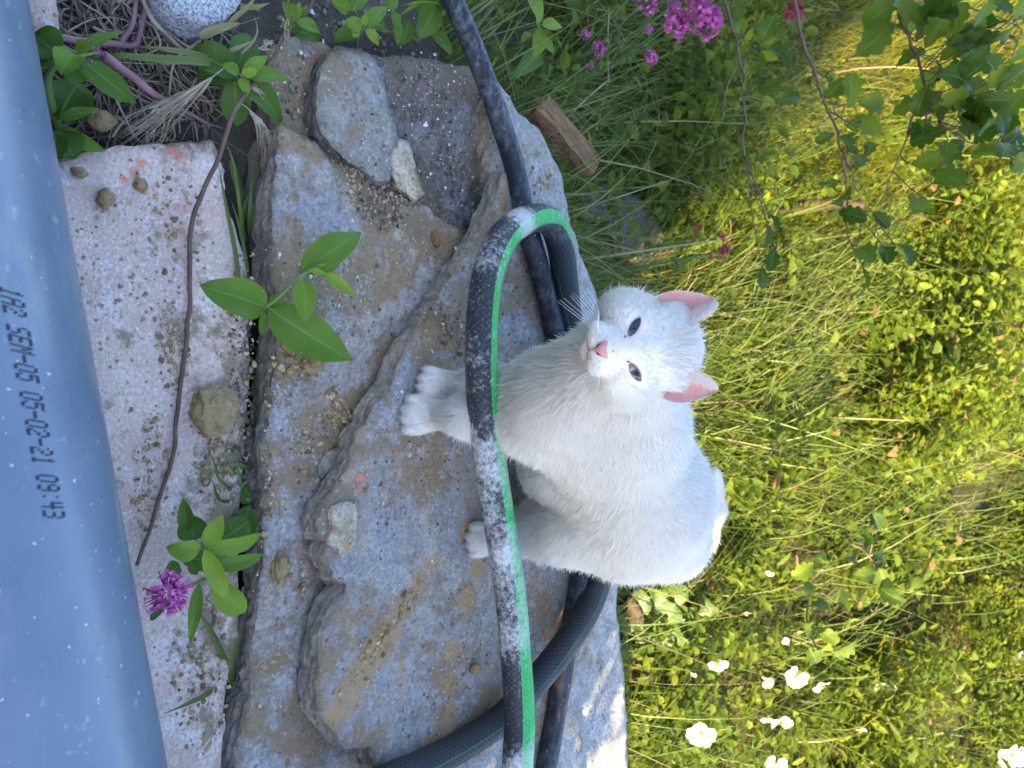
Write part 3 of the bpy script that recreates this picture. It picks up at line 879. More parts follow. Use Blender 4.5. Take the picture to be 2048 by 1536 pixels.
def pipe():
    root = empty('drain_pipe', (PC[0], PC[1], 0.0))
    tag(root, 'thick grey blue plastic pipe with black printed date lying across the foreground', 'pipe')
    xs = np.linspace(-1.3, 1.5, 29)
    n = 128
    A = np.linspace(0, 2 * math.pi, n, endpoint=False)
    rings = []
    for r in (PR, PR - 0.005):
        rings.append((PC + PD * xs[:, None])[:, None] + r * (np.cos(A)[None, :, None] * PN + np.sin(A)[None, :, None] * np.array((0, 0, 1.0))))
    V = np.concatenate([r.reshape(-1, 3) for r in rings])
    k = len(xs)
    idx = np.arange(2 * k * n).reshape(2, k, n)
    a, b = idx[0, :-1], idx[0, 1:]
    q1 = np.stack((a, b, np.roll(b, -1, 1), np.roll(a, -1, 1)), -1).reshape(-1, 4)
    a, b = idx[1, :-1], idx[1, 1:]
    q2 = np.stack((a, np.roll(a, -1, 1), np.roll(b, -1, 1), b), -1).reshape(-1, 4)
    e = []
    for row, fl in ((0, 1), (k - 1, -1)):
        o_, i_ = idx[0, row], idx[1, row]
        e.append(np.stack((o_, np.roll(o_, -1), np.roll(i_, -1), i_), -1)[:, ::fl])
    part('pipe_wall', V, [q1, q2] + e, [pm.m], root)
    # inkjet print: dot matrix capitals
    font = {'1': '00100 01100 00100 00100 00100 00100 01110', 'A': '01110 10001 10001 11111 10001 10001 10001', '2': '01110 10001 00001 00110 01000 10000 11111',
            'S': '01111 10000 10000 01110 00001 00001 11110', 'E': '11111 10000 10000 11110 10000 10000 11111', 'M': '10001 11011 10101 10101 10001 10001 10001',
            '-': '00000 00000 00000 11111 00000 00000 00000', '0': '01110 10001 10001 10001 10001 10001 01110', '5': '11111 10000 11110 00001 00001 10001 01110',
            '9': '01110 10001 10001 01111 00001 00001 01110', ':': '00000 00100 00000 00000 00000 00100 00000', '4': '10010 10010 10010 11111 00010 00010 00010',
            '3': '11110 00001 00001 01110 00001 00001 11110', ' ': '00000 ' * 7}
    def hit(px, py):
        d = ray(px, py)
        o_ = CAM - PC
        f = lambda v: v - PD * (v @ PD)
        a_, b_, c_ = f(d) @ f(d), 2 * f(d) @ f(o_), f(o_) @ f(o_) - PR ** 2
        t = (-b_ - math.sqrt(b_ * b_ - 4 * a_ * c_)) / (2 * a_)
        p = CAM + d * t - PC
        return p @ PD, math.atan2(p @ PN, p[2])
    text = '  1A2 SEM-05 05-02-21 09:43'
    s0, f0 = hit(10, 572)
    s1, f1 = hit(102, 1033)
    ch = (s1 - s0) / (len(text) - 2 - 0.2)
    cw = ch / 6.2
    chh = 0.0021
    phi = (f0 + f1) / 2 - 0.0035 / PR
    Vt, Q = [], []
    rt = PR + 0.0004
    for i, c in enumerate(text):
        rows = font[c].split()
        for rr, row in enumerate(rows):
            for cc, bit in enumerate(row):
                if bit == '1':
                    y = (6 - rr) * chh
                    x = s0 + (i - 2) * ch + cc * cw + y * 0.36
                    q = len(Vt)
                    wx, wy = cw * 0.55, chh * 0.60
                    ring = []
                    for t in range(8):
                        xa, ya = x + wx * math.cos(t * math.pi / 4), y + wy * math.sin(t * math.pi / 4)
                        th = phi + ya / rt
                        ring.append(PC + PD * xa + rt * (math.sin(th) * PN + math.cos(th) * np.array((0, 0, 1.0))))
                    rt += 0.0000005
                    Vt += ring
                    for t in range(1, 7):
                        Q.append((q, q + t, q + t + 1))
    ink = Mat('black_ink').fin((0.025, 0.027, 0.045), 0.6, 0.3)
    part('printed_date', np.array(Vt), [np.array(Q)], [ink], root)
pipe()

# ------------------------------------------------------------------ hoses
HL0 = 0.495      # share of 2.5 m of hose that carries plaster
def hose_mat(name, stripe):
    m = Mat(name)
    al, an = m.attr('along'), m.attr('angle')
    cmb = m.n('ShaderNodeCombineXYZ')
    m.set(cmb.inputs[0], m.math('MULTIPLY', al, 60.0))
    m.set(cmb.inputs[1], an)
    # braid under the skin: two crossing helices
    def helix(sgn):
        v = m.math('ADD', m.math('MULTIPLY', al, 470.0), m.math('MULTIPLY', an, 7.0 * sgn))
        s_ = m.math('SINE', m.math('MULTIPLY', v, 2.0))
        return s_
    br = m.math('MAXIMUM', helix(1), helix(-1))
    brm = m.ramp(br, [(0.80, 0.0), (0.98, 1.0)])
    col = m.mix(m.math('MULTIPLY', brm, m.math('MULTIPLY', m.noise(25, 3, 0.6), 0.4)), (0.022, 0.024, 0.030), (0.13, 0.145, 0.17))
    if stripe:
        c = m.math('COSINE', m.math('SUBTRACT', an, 0.28))
        sm = m.ramp(c, [(0.855, 0.0), (0.865, 1.0)])
        gn = m.noise(80, 4, 0.6)
        gcol = m.mix(m.ramp(gn, [(0.35, 0.0), (0.7, 1.0)]), (0.015, 0.30, 0.055), (0.03, 0.38, 0.10))
        gcol = m.mix(m.math('MULTIPLY', brm, 0.35), gcol, (0.16, 0.45, 0.2))
        col = m.mix(sm, col, gcol)
        # plaster splashes, in drifts along the hose
        w1 = m.noise(11, 4, 0.6)
        w2 = m.noise(190, 5, 0.8)
        wf = m.math('ADD', m.math('MULTIPLY', w1, 0.56), m.math('MULTIPLY', w2, 0.44))
        wm_ = m.ramp(wf, [(0.47, 0.0), (0.60, 0.9)])
        dust = m.ramp(m.noise(300, 3, 0.7), [(0.58, 0.0), (0.7, 0.55)])
        front = m.ramp(m.math('MULTIPLY', al, 1.0 / 3.0), [(HL0, 1.0), (HL0 + 0.02, 0.0)])
        col = m.mix(m.math('MULTIPLY', dust, front), col, (0.35, 0.36, 0.38))
        col0 = m.stain(col, at(1040, 446, 0.125), 0.034, (0.50, 0.50, 0.51), 0.75)
        col = col0
        # less on the lit green stripe in front
        wm_ = m.math('MULTIPLY', wm_, front)
        wm2 = m.math('MULTIPLY', wm_, m.math('SUBTRACT', 1.0, m.math('MULTIPLY', sm, 0.30)))
        col = m.mix(wm2, col, (0.56, 0.56, 0.57))
    else:
        col = m.mix(m.ramp(m.noise(40, 4, 0.6), [(0.5, 0.0), (0.75, 0.5)]), col, (0.18, 0.17, 0.155))
    h = m.math('ADD', m.math('MULTIPLY', brm, 1.0), m.noise(200, 3, 0.6))
    return m.fin(col, 0.5, 0.3, m.bump(h, 0.35, 0.0012))

pe = Mat('black_polyethylene')
_a = pe.noise(60, 5, 0.7, pe.map((1, 2, 1), (0, 0, 0.3)))
_b = pe.noise(12, 3, 0.6)
_c = pe.mix(pe.math('MULTIPLY', pe.ramp(_a, [(0.45, 0.0), (0.65, 1.0)]), pe.ramp(_b, [(0.35, 0.1), (0.6, 0.6)])), (0.016, 0.019, 0.026), (0.17, 0.185, 0.22))
_w = pe.noise(180, 3, 0.7)
_c = pe.mix(pe.ramp(_w, [(0.63, 0.0), (0.72, 0.6)]), _c, (0.4, 0.41, 0.43))
pe.fin(_c, 0.42, 0.35, pe.bump(_a, 0.3, 0.001))

def hose(name, label, px, rad, mat, sides, twist=None, n=14):
    P = [at(a, b, z) for a, b, z in px]
    C = catmull(P, n)
    tw = None
    if twist is not None:
        tw = np.interp(np.arange(len(C)), np.array([t[0] for t in twist]) * n, [t[1] for t in twist])
    V, fs, al, an = tube(C, rad, sides, twist=tw)
    o = thing(name, V, fs, [mat], label, 'hose', attrs={'along': al, 'angle': np.where(an > math.pi, an - 2 * math.pi, an)})
    return o

ZS = ZC + 0.0165
# striped hose: rises in an arc in front of the cat, loops at the left and runs back under it
hose('garden_hose', 'thick black hose with a green stripe and white plaster splashes looping before the cat',
     [(1000, 2500, 0.02), (1020, 2000, 0.09), (1038, 1660, 0.140), (1035, 1536, 0.15), (1040, 1440, 0.148), (1033, 1330, 0.146), (1020, 1180, 0.145), (1000, 1050, 0.145), (980, 920, 0.146), (966, 800, 0.147), (963, 680, 0.145), (970, 580, 0.14), (988, 510, 0.132), (1015, 465, 0.122), (1050, 441, 0.112), (1085, 436, 0.100), (1108, 455, 0.092), (1122, 500, 0.086), (1130, 560, 0.080), (1140, 640, 0.074), (1165, 760, 0.070), (1190, 880, ZS), (1205, 1000, ZS), (1205, 1100, ZS), (1196, 1165, ZS + 0.008), (1172, 1225, ZS + 0.022), (1122, 1300, ZS + 0.0285), (1065, 1370, ZS + 0.018), (1000, 1440, ZS + 0.004), (925, 1490, ZS), (850, 1530, ZS), (760, 1570, ZS - 0.002), (660, 1640, ZS - 0.004), (600, 1800, ZS - 0.02), (580, 2150, ZS - 0.035), (640, 2700, ZS - 0.04)],
     0.0180, hose_mat('striped_hose', True), 40, [(0, -0.25), (4, -0.35), (7, -0.05), (10, 0.15), (13, 0.15), (15, -0.3), (16.5, -0.9), (18, -1.9), (21, -2.9), (36, -3.2)])
hose('water_pipe', 'smooth thin black water pipe running across the slabs behind the cat',
     [(780, -280, 0.03), (845, -120, 0.035), (905, 0, 0.04), (945, 90, 0.043), (975, 170, 0.046), (1003, 250, 0.048), (1025, 320, 0.052), (1043, 400, 0.060), (1060, 470, ZC + 0.0140), (1085, 560, ZC + 0.0140), (1110, 660, ZC + 0.0140), (1135, 780, ZC + 0.0140), (1160, 920, ZC + 0.0140), (1172, 1050, ZC + 0.0132), (1160, 1150, ZC + 0.0132), (1142, 1250, ZC + 0.0132), (1122, 1370, ZC + 0.0132), (1100, 1500, ZC + 0.0132), (1075, 1640, ZC + 0.0132), (1040, 1800, ZC + 0.0132)],
     0.0138, pe.m, 24)
# ------------------------------------------------------------------ the cat
HC = CAM + ray(1270, 697) * 0.727           # middle of the head
VQ = (CAM - HC) / np.linalg.norm(CAM - HC)  # towards the camera
VA = RGT - VQ * (RGT @ VQ)
VA /= np.linalg.norm(VA)
VN = np.cross(VQ, VA)
def hd(a, n, q):
    """a point of the head, millimetres: right, up, forward"""
    return HC + (VA * a + VN * n + VQ * q) * 0.001
def Pz(x, y, z):
    return np.array((x, y, z + ZC))

BK = np.array((0.57, 0.82, 0.0))
LF = np.array((0.82, -0.57, 0.0))
prims = []
def cap(a, b, ra, rb, k=0.02):
    prims.append(('c', np.array(a), np.array(b), ra, rb, k))
def ell(c, r, ax=None, k=0.015):
    prims.append(('e', np.array(c), np.array(r), np.eye(3) if ax is None else np.array(ax), k))
HAX = np.stack((VA, VN, VQ))
# trunk
cap(Pz(0.050, 0.690, 0.165), Pz(0.145, 0.765, 0.145), 0.078, 0.092, 0.03)
cap(Pz(0.145, 0.765, 0.143), Pz(0.168, 0.800, 0.130), 0.090, 0.078, 0.03)
cap(Pz(0.180, 0.805, 0.140), Pz(0.205, 0.825, 0.165), 0.056, 0.042, 0.025)  # rump
cap(Pz(0.025, 0.622, 0.140), Pz(0.050, 0.690, 0.160), 0.056, 0.074, 0.03)   # chest
cap(Pz(0.012, 0.622, 0.165), Pz(-0.025, 0.622, 0.232), 0.052, 0.047, 0.03)  # neck
cap(Pz(0.040, 0.690, 0.195), Pz(-0.020, 0.640, 0.238), 0.058, 0.043, 0.03)  # nape
ell(Pz(0.098, 0.705, 0.085), (0.055, 0.060, 0.055), None, 0.03)             # belly
# forelegs
for (px_, py_, sx, sy, el) in ((0.002, 0.566, 0.010, 0.608, 0.026), (0.036, 0.545, 0.052, 0.612, 0.034)):
    cap(Pz(px_, py_ + 0.004, 0.022), Pz(px_ + 0.001, py_ + 0.010, 0.065), 0.0165, 0.0165, 0.012)
    cap(Pz(px_ + 0.001, py_ + 0.010, 0.065), Pz(sx, sy, 0.13), 0.0170, el, 0.02)
# haunch, thigh and hind foot on the near side
ell(Pz(0.174, 0.728, 0.098), (0.052, 0.072, 0.082), None, 0.012)
cap(Pz(0.178, 0.700, 0.070), Pz(0.188, 0.672, 0.040), 0.042, 0.028, 0.018)
cap(Pz(0.188, 0.690, 0.026), Pz(0.194, 0.648, 0.020), 0.021, 0.018, 0.015)
# far hind leg, hidden behind
cap(Pz(0.075, 0.760, 0.06), Pz(0.060, 0.700, 0.018), 0.045, 0.017, 0.02)
# tail curled round behind the rump
tl = [Pz(0.215, 0.845, 0.120), Pz(0.232, 0.868, 0.142), Pz(0.205, 0.888, 0.176), Pz(0.165, 0.882, 0.193), Pz(0.118, 0.868, 0.198)]
for i in range(4):
    cap(tl[i], tl[i + 1], (0.018, 0.015, 0.0125, 0.0115)[i], (0.015, 0.0125, 0.0115, 0.009)[i], 0.008)
# paws with four toes each
def paw(x, y, dx, dy, w, k=0.006):
    f = np.array((dx, dy, 0.0))
    f /= np.linalg.norm(f)
    s = np.array((-f[1], f[0], 0.0))
    c = Pz(x, y, 0.0)
    ax = np.stack((s, f, np.array((0, 0, 1.0))))
    ell(c + f * 0.002 + np.array((0, 0, 0.012)), (w * 0.54, 0.022, 0.0135), ax, 0.010)
    for i, t in enumerate((-1.5, -0.5, 0.5, 1.5)):
        fw = 0.0125 if abs(t) < 1 else 0.0085
        ell(c + s * t * w * 0.285 + f * fw + np.array((0, 0, 0.0095)), (w * 0.158, 0.0130, 0.0105), ax, 0.0026)
paw(0.0035, 0.560, -0.22, -0.95, 0.037)
paw(0.0365, 0.538, -0.12, -0.97, 0.039)
paw(0.194, 0.637, -0.05, -1.0, 0.037)
# head
ell(hd(-1, 11, -16), (0.046, 0.046, 0.044), HAX, 0.015)
ell(hd(-1, 38, -20), (0.036, 0.020, 0.030), HAX, 0.02)
for sgn in (-1, 1):
    ell(hd(sgn * 31 - 1, -12, -4), (0.0240, 0.025, 0.028), HAX, 0.016)
    ell(hd(sgn * 12, -35, 26), (0.0135, 0.0102, 0.0130), HAX, 0.006)
    ell(hd(sgn * 33 - 1, 34, -16), (0.014, 0.016, 0.012), HAX, 0.014)
    ell(hd(sgn * 21, 9, 16), (0.012, 0.006, 0.010), HAX, 0.010)
    ell(hd(sgn * 19, -12, 17), (0.012, 0.006, 0.010), HAX, 0.010)
ell(hd(0, -27, 18), (0.020, 0.016, 0.019), HAX, 0.012)
cap(hd(0, 8, 20), hd(0, -22, 33), 0.0125, 0.0100, 0.012)
ell(hd(0, -45, 17), (0.0105, 0.0065, 0.0120), HAX, 0.005)

def sd_prim(P, p):
    if p[0] == 'c':
        _, a, b, ra, rb, k = p
        ba = b - a
        t = np.clip(((P - a) @ ba) / (ba @ ba), 0, 1)
        return np.linalg.norm(P - a - t[:, None] * ba, axis=1) - (ra + (rb - ra) * t)
    _, c, r, ax, k = p
    q = (P - c) @ ax.T
    k0 = np.linalg.norm(q / r, axis=1)
    k1 = np.linalg.norm(q / (r * r), axis=1) + 1e-9
    return k0 * (k0 - 1) / k1

def sdf(P):
    D = np.full(len(P), 1.0)
    for p in prims:
        d = sd_prim(P, p)
        k = p[-1]
        h = np.clip(0.5 + 0.5 * (D - d) / k, 0, 1)
        D = D * (1 - h) + d * h - k * h * (1 - h)
    return D

def cat_field(org, h, dim):
    D = np.full(dim, 1.0)
    for p in prims:
        if p[0] == 'c':
            lo = np.minimum(p[1], p[2]) - max(p[3], p[4])
            hi = np.maximum(p[1], p[2]) + max(p[3], p[4])
        else:
            lo, hi = p[1] - p[2].max(), p[1] + p[2].max()
        mg = 0.04
        i0 = np.maximum(((lo - mg - org) / h).astype(int), 0)
        i1 = np.minimum(((hi + mg - org) / h).astype(int) + 2, dim)
        g = np.stack(np.meshgrid(*[org[a] + h * np.arange(i0[a], i1[a]) for a in range(3)], indexing='ij'), -1)
        d = sd_prim(g.reshape(-1, 3), p).reshape(g.shape[:3])
        sl_ = tuple(slice(i0[a], i1[a]) for a in range(3))
        k = p[-1]
        E = D[sl_]
        hh = np.clip(0.5 + 0.5 * (E - d) / k, 0, 1)
        D[sl_] = E * (1 - hh) + d * hh - k * hh * (1 - hh)
    return D

def surface_nets(D, org, h):
    s = D < 0
    nx, ny, nz = D.shape
    c = (slice(0, -1), slice(1, None))
    cnt = sum(s[c[i], c[j], c[k]].astype(np.int8) for i in (0, 1) for j in (0, 1) for k in (0, 1))
    act = (cnt > 0) & (cnt < 8)
    ids = np.full(act.shape, -1, int)
    A = np.argwhere(act)
    ids[act] = np.arange(len(A))
    acc = np.zeros((len(A), 3))
    num = np.zeros(len(A))
    for ax in range(3):
        o1, o2 = [a for a in range(3) if a != ax]
        for u in (0, 1):
            for v in (0, 1):
                a = A.copy()
                a[:, o1] += u
                a[:, o2] += v
                b = a.copy()
                b[:, ax] += 1
                da, db = D[tuple(a.T)], D[tuple(b.T)]
                x = (da < 0) != (db < 0)
                t = da / (da - db + 1e-20)
                pt = a.astype(float)
                pt[:, ax] += t
                acc[x] += pt[x]
                num[x] += 1
    V = org + h * acc / num[:, None]
    quads = []
    for ax in range(3):
        o1, o2 = (ax + 1) % 3, (ax + 2) % 3
        sa = [slice(None)] * 3
        sb = [slice(None)] * 3
        sa[ax], sb[ax] = slice(0, -1), slice(1, None)
        x = s[tuple(sa)] != s[tuple(sb)]
        I = np.argwhere(x)
        I = I[(I[:, o1] > 0) & (I[:, o2] > 0) & (I[:, o1] < D.shape[o1] - 1) & (I[:, o2] < D.shape[o2] - 1)]
        def cell(d1, d2):
            q = I.copy()
            q[:, o1] -= d1
            q[:, o2] -= d2
            return ids[tuple(q.T)]
        q = np.stack((cell(1, 1), cell(0, 1), cell(0, 0), cell(1, 0)), -1)
        ins = s[tuple(I.T)]
        q[~ins] = q[~ins][:, ::-1]
        quads.append(q)
    q = np.vstack(quads)
    return V, q[(q >= 0).all(1)]

def grad(P, e=0.0015):
    g = np.zeros_like(P)
    for a in range(3):
        o = np.zeros(3)
        o[a] = e
        g[:, a] = sdf(P + o) - sdf(P - o)
    return g / (np.linalg.norm(g, axis=1)[:, None] + 1e-12)

def build_cat():
    rng = np.random.default_rng(77)
    h = 0.003
    org = np.array((-0.12, 0.49, ZC - 0.02))
    dim = np.array((0.40, 0.45, 0.40)) / h
    D = cat_field(org, h, tuple(dim.astype(int)))
    V, Q = surface_nets(D, org, h)
    for _ in range(2):
        d = sdf(V)
        V = V - grad(V) * d[:, None]
    low = V[:, 2] < ZC + 0.0008
    V[low, 2] = ZC + 0.0008
    root = empty('cat', Pz(0.09, 0.68, 0.0))
    tag(root, 'white cat with pink ears and nose sitting on the slate slab behind the striped hose', 'cat')
    skin = Mat('cat_skin')
    skin.fin((0.74, 0.70, 0.665), 0.9, 0.1)
    body = part('body', V, [Q], [skin.m], root)
    # ---- fur, as fine tapered blades lying along the coat
    T = np.vstack((Q[:, :3], Q[:, (0, 2, 3)]))
    a, b, c = V[T[:, 0]], V[T[:, 1]], V[T[:, 2]]
    nrm = np.cross(b - a, c - a)
    ar = np.linalg.norm(nrm, axis=1)
    cen = (a + b + c) / 3
    # more hair where the camera side is, none on the soles
    facing = ((CAM - cen) * nrm).sum(1) / (ar + 1e-12) > -0.25
    wgt = ar * np.where(facing, 1.0, 0.3) * (cen[:, 2] > ZC + 0.003)
    nh = 190000
    ti = rng.choice(len(T), nh, p=wgt / wgt.sum())
    r1, r2 = np.sqrt(rng.random(nh)), rng.random(nh)
    P = a[ti] * (1 - r1)[:, None] + b[ti] * (r1 * (1 - r2))[:, None] + c[ti] * (r1 * r2)[:, None]
    N = grad(P)
    nose = hd(0, -30, 44)
    rel = P - HC
    dh = np.linalg.norm(rel, axis=1)
    hx, hn, hq = rel @ VA, rel @ VN, rel @ VQ
    head = np.clip((0.075 - dh) / 0.02, 0, 1)
    leg = np.clip((ZC + 0.075 - P[:, 2]) / 0.03, 0, 1) * (P[:, 1] < 0.68)
    flow = BK * 0.75 + np.array((0.12, 0, -0.75))
    flow = np.tile(flow, (nh, 1))
    flow = flow * (1 - leg)[:, None] + np.array((0, -0.25, -1.0)) * leg[:, None]
    away = P - nose
    away /= np.linalg.norm(away, axis=1)[:, None] + 1e-9
    flow = flow * (1 - head)[:, None] + away * head[:, None] * 1.1
    pn = np.stack((vnoise(P * 38, 3), vnoise(P * 38, 4), vnoise(P * 38, 5)), -1)
    pn2 = np.stack((vnoise(P * 120, 13), vnoise(P * 120, 14), vnoise(P * 120, 15)), -1)
    flow = flow + pn * 0.26 + pn2 * 0.10 + rng.normal(0, 0.24, (nh, 3))
    tg = flow - N * (flow * N).sum(1)[:, None]
    tg /= np.linalg.norm(tg, axis=1)[:, None] + 1e-9
    L = 0.0100 + 0.003 * (vnoise(P * 30, 8)) + rng.normal(0, 0.0022, nh)
    face = np.clip((0.062 - np.linalg.norm(P - hd(0, -12, 30), axis=1)) / 0.03, 0, 1)
    chest = np.exp(-(np.linalg.norm(P - Pz(0.0, 0.57, 0.16), axis=1) / 0.06) ** 2)
    L = L * (1 - 0.68 * face) * (1 - 0.62 * leg) + 0.004 * chest
    L = np.clip(L, 0.0022, 0.022)
    lift = 0.26 + 0.26 * rng.random(nh) + 0.12 * vnoise(P * 90, 21) - 0.10 * face
    tailz = P[:, 1] > 0.862
    L[tailz] *= 0.6
    stray = (rng.random(nh) < 0.06) & (face < 0.3)
    L[stray] *= 1.35
    lift[stray] += 0.3
    # keep hair out of eyes and nose
    e1 = ((hx + 0.0200) / 0.0125) ** 2 + ((hn + 0.0005) / 0.0085) ** 2 < 1
    e2 = ((hx - 0.0220) / 0.0125) ** 2 + ((hn - 0.0010) / 0.0085) ** 2 < 1
    e3 = (np.abs(hx) < 0.0075) & (hn > -0.0385) & (hn < -0.025)
    earz = (hn > 0.020) & (np.abs(hx) > 0.018) & (hq > -0.02) & (dh < 0.08)
    L[earz] *= 0.5
    bad = (e1 | e2 | e3) & (hq > 0)
    L[bad] = 0.0004
    side = np.cross(tg, N)
    wd = (0.00024 + 0.00010 * rng.random(nh)) * (1 - 0.35 * face)
    p0 = P - N * 0.0006
    p1 = P + tg * (L * 0.5)[:, None] + N * (L * 0.5 * lift)[:, None]
    p2 = P + tg * L[:, None] + N * (L * lift * 0.75)[:, None]
    HV = np.stack((p0 - side * wd[:, None], p0 + side * wd[:, None], p1 - side * wd[:, None] * 0.8, p1 + side * wd[:, None] * 0.8, p2), 1).reshape(-1, 3)
    low = HV[:, 2] < ZC + 0.0006
    HV[low, 2] = ZC + 0.0006
    i = np.arange(nh)[:, None] * 5
    HQ = i + np.array((0, 1, 3, 2))
    HT = i + np.array((2, 3, 4))
    fm = Mat('white_fur')
    tt = fm.attr('tint')
    fc = fm.ramp(tt, [(0.0, (0.62, 0.565, 0.505)), (0.3, (0.73, 0.695, 0.65)), (1.0, (0.79, 0.765, 0.73))])
    fm.fin(fc, 0.75, 0.15)
    fm.translucent((0.82, 0.77, 0.71), 0.35)
    # the coat is a little creamy at throat and brow
    cream = np.clip(rng.random(nh) * 0.75 + 0.25 - 0.30 * chest, 0, 1)
    off = np.array(root.location)
    me = mesh_np('fur', HV - off, [HT, HQ], [fm.m], attrs={'tint': np.repeat(cream, 5)})
    me.normals_split_custom_set_from_vertices(np.repeat(N * 0.9 + tg * 0.1 + pn2 * (0.14 - 0.1 * face)[:, None] + rng.normal(0, 0.20, (nh, 3)), 5, 0).tolist())
    fo = link('fur', me, body)

    # ---- eyes, nose, mouth: raised from the head's own surface
    def onskin(aa, nn, lift_mm=0.0):
        P0 = HC + (VA[None] * aa[:, None] + VN[None] * nn[:, None]) * 0.001 + VQ * 0.075
        for _ in range(40):
            P0 = P0 - VQ * np.maximum(sdf(P0) * 0.8, -0.01)[:, None]
        return P0 + VQ * lift_mm * 0.001
    def almond(cx, cy, ang, L_, Hup, Hdn, lift_mm, bulge, name, mat, flip):
        nu, nv = 17, 9
        u, v = np.meshgrid(np.linspace(-1, 1, nu), np.linspace(-1, 1, nv), indexing='ij')
        env = np.clip(1 - np.abs(u) ** 2.0, 0, 1) ** 0.72
        yy = np.where(v > 0, v * Hup, v * Hdn) * env
        xx = u * L_
        ca, sa = math.cos(ang), math.sin(ang)
        aa = cx + xx * ca - yy * sa
        nn = cy + xx * sa + yy * ca
        P0 = onskin(aa.ravel(), nn.ravel(), lift_mm)
        P0 = P0 + VQ * (bulge * 0.001 * (env * (1 - v * v)).ravel())[:, None]
        idx = np.arange(nu * nv).reshape(nu, nv)
        q = np.stack((idx[:-1, :-1], idx[1:, :-1], idx[1:, 1:], idx[:-1, 1:]), -1).reshape(-1, 4)
        return part(name, P0, [q], [mat], body if name != 'iris' else root, attrs={'lu': u.ravel(), 'lv': v.ravel()})
    lid = Mat('eyelid').fin((0.48, 0.27, 0.26), 0.5, 0.3)
    em = Mat('eye')
    lu, lv = em.attr('lu'), em.attr('lv')
    d2 = em.math('ADD', em.math('MULTIPLY', em.math('MULTIPLY', em.math('SUBTRACT', lu, 0.15), em.math('SUBTRACT', lu, 0.15)), 14.0), em.math('MULTIPLY', em.math('MULTIPLY', em.math('SUBTRACT', lv, 0.25), em.math('SUBTRACT', lv, 0.25)), 1.5))
    ic = em.ramp(d2, [(0.25, (0.008, 0.009, 0.014)), (0.5, (0.055, 0.068, 0.10)), (0.8, (0.035, 0.045, 0.07))])
    rim = em.math('ADD', em.math('MULTIPLY', lu, lu), em.math('MULTIPLY', em.math('MULTIPLY', lv, lv), 0.95))
    ic = em.mix(em.ramp(rim, [(0.75, 0.0), (1.0, 0.9)]), ic, (0.025, 0.022, 0.03))
    em.fin(ic, 0.15, 0.4, None, **{'Coat Weight': 0.25, 'Coat Roughness': 0.1})
    for cx, cy, ang in ((-20.0, -0.2, math.radians(180 - 31) + math.pi), (22.2, 0.4, math.radians(30))):
        almond(cx, cy, ang, 10.8, 4.1, 4.9, 1.1, 0.4, 'eyelid', lid, False)
        almond(cx, cy, ang, 9.8, 3.5, 4.3, 1.5, 0.9, 'eye', em.m, False)
    # small dark tear corners
    tear = Mat('tear_corner').fin((0.16, 0.05, 0.045), 0.4, 0.4)
    nz = Mat('pink_nose')
    nn_ = nz.noise(500, 3, 0.6)
    nz.fin(nz.mix(nn_, (0.50, 0.20, 0.19), (0.66, 0.33, 0.31)), 0.5, 0.4, nz.bump(nn_, 0.4, 0.001))
    nv_, nu_ = 9, 9
    u, v = np.meshgrid(np.linspace(-1, 1, nu_), np.linspace(0, 1, nv_), indexing='ij')
    wid = 1.0 + 7.4 * np.sin(np.clip(v * 1.05, 0, 1) * math.pi / 2) ** 1.2 - 1.6 * np.clip(v - 0.85, 0, 1) * 4
    aa = 0.8 + u * wid
    nn = -38.5 + v * 12.5 + 1.5 * np.abs(u) * v
    P0 = onskin(aa.ravel(), nn.ravel(), 1.2)
    P0 = P0 + VQ * (0.0022 * ((1 - u ** 2 * 0.8) * np.sin(v * math.pi * 0.9 + 0.2)).ravel())[:, None]
    idx = np.arange(nu_ * nv_).reshape(nu_, nv_)
    q = np.stack((idx[:-1, :-1], idx[1:, :-1], idx[1:, 1:], idx[:-1, 1:]), -1).reshape(-1, 4)
    nose_o = part('nose', P0, [q], [nz.m], body)
    dk = Mat('nostril').fin((0.10, 0.03, 0.03), 0.6, 0.2)
    for sgn in (-1, 1):
        cp = onskin(np.array([0.8 + sgn * t for t in (2.4, 3.6, 4.8, 5.4)]), np.array((-34.6, -34.2, -32.6, -31.0)), 2.4)
        Vt, ft, _, _ = tube(catmull(cp, 4), np.interp(np.linspace(0, 1, 13), (0, .4, 1), (.0004, .0009, .0003)), 6)
        part('nostril', Vt, ft, [dk], body)
    mp = Mat('mouth_line').fin((0.34, 0.19, 0.18), 0.7, 0.2)
    l1 = onskin(np.array((0.8, 0.8, 0.8)), np.array((-38, -40.5, -43.0)), 0.9)
    Vs = []
    for pts in (l1, onskin(np.array((0.8, -3, -6, -9.)), np.array((-42.4, -43.8, -44.2, -43.0)), 1.3), onskin(np.array((0.8, 4, 7, 10.)), np.array((-42.4, -43.8, -44.2, -43.0)), 1.3)):
        Vs.append(tube(catmull(pts, 4), 0.0004, 6)[:2])
    Vm, fmm, _ = join(Vs)
    part('mouth', Vm, fmm, [mp], body)
    for pts in (((-10.5, -8.2), (-12, -9.6)), ((12.5, -5.0), (12.0, -7.4))):
        cp = onskin(np.array([p[0] for p in pts]), np.array([p[1] for p in pts]), 1.2)
        Vt, ft, _, _ = tube(np.array((cp[0], cp.mean(0), cp[1])), (0.0004, 0.001, 0.0004), 6)
        part('tear_duct', Vt, ft, [tear], body)
    sp = onskin(np.array((1.8, 2.4, 3.2)), np.array((-19.5, -20.2, -19.6)), 1.6)
    Vt, ft, _, _ = tube(sp, (0.0004, 0.0007, 0.0003), 6)
    part('nose_scab', Vt, ft, [dk], body)

    # ---- ears
    em2 = Mat('ear_inside')
    k = em2.attr('tint')
    n2 = em2.noise(120, 4, 0.6)
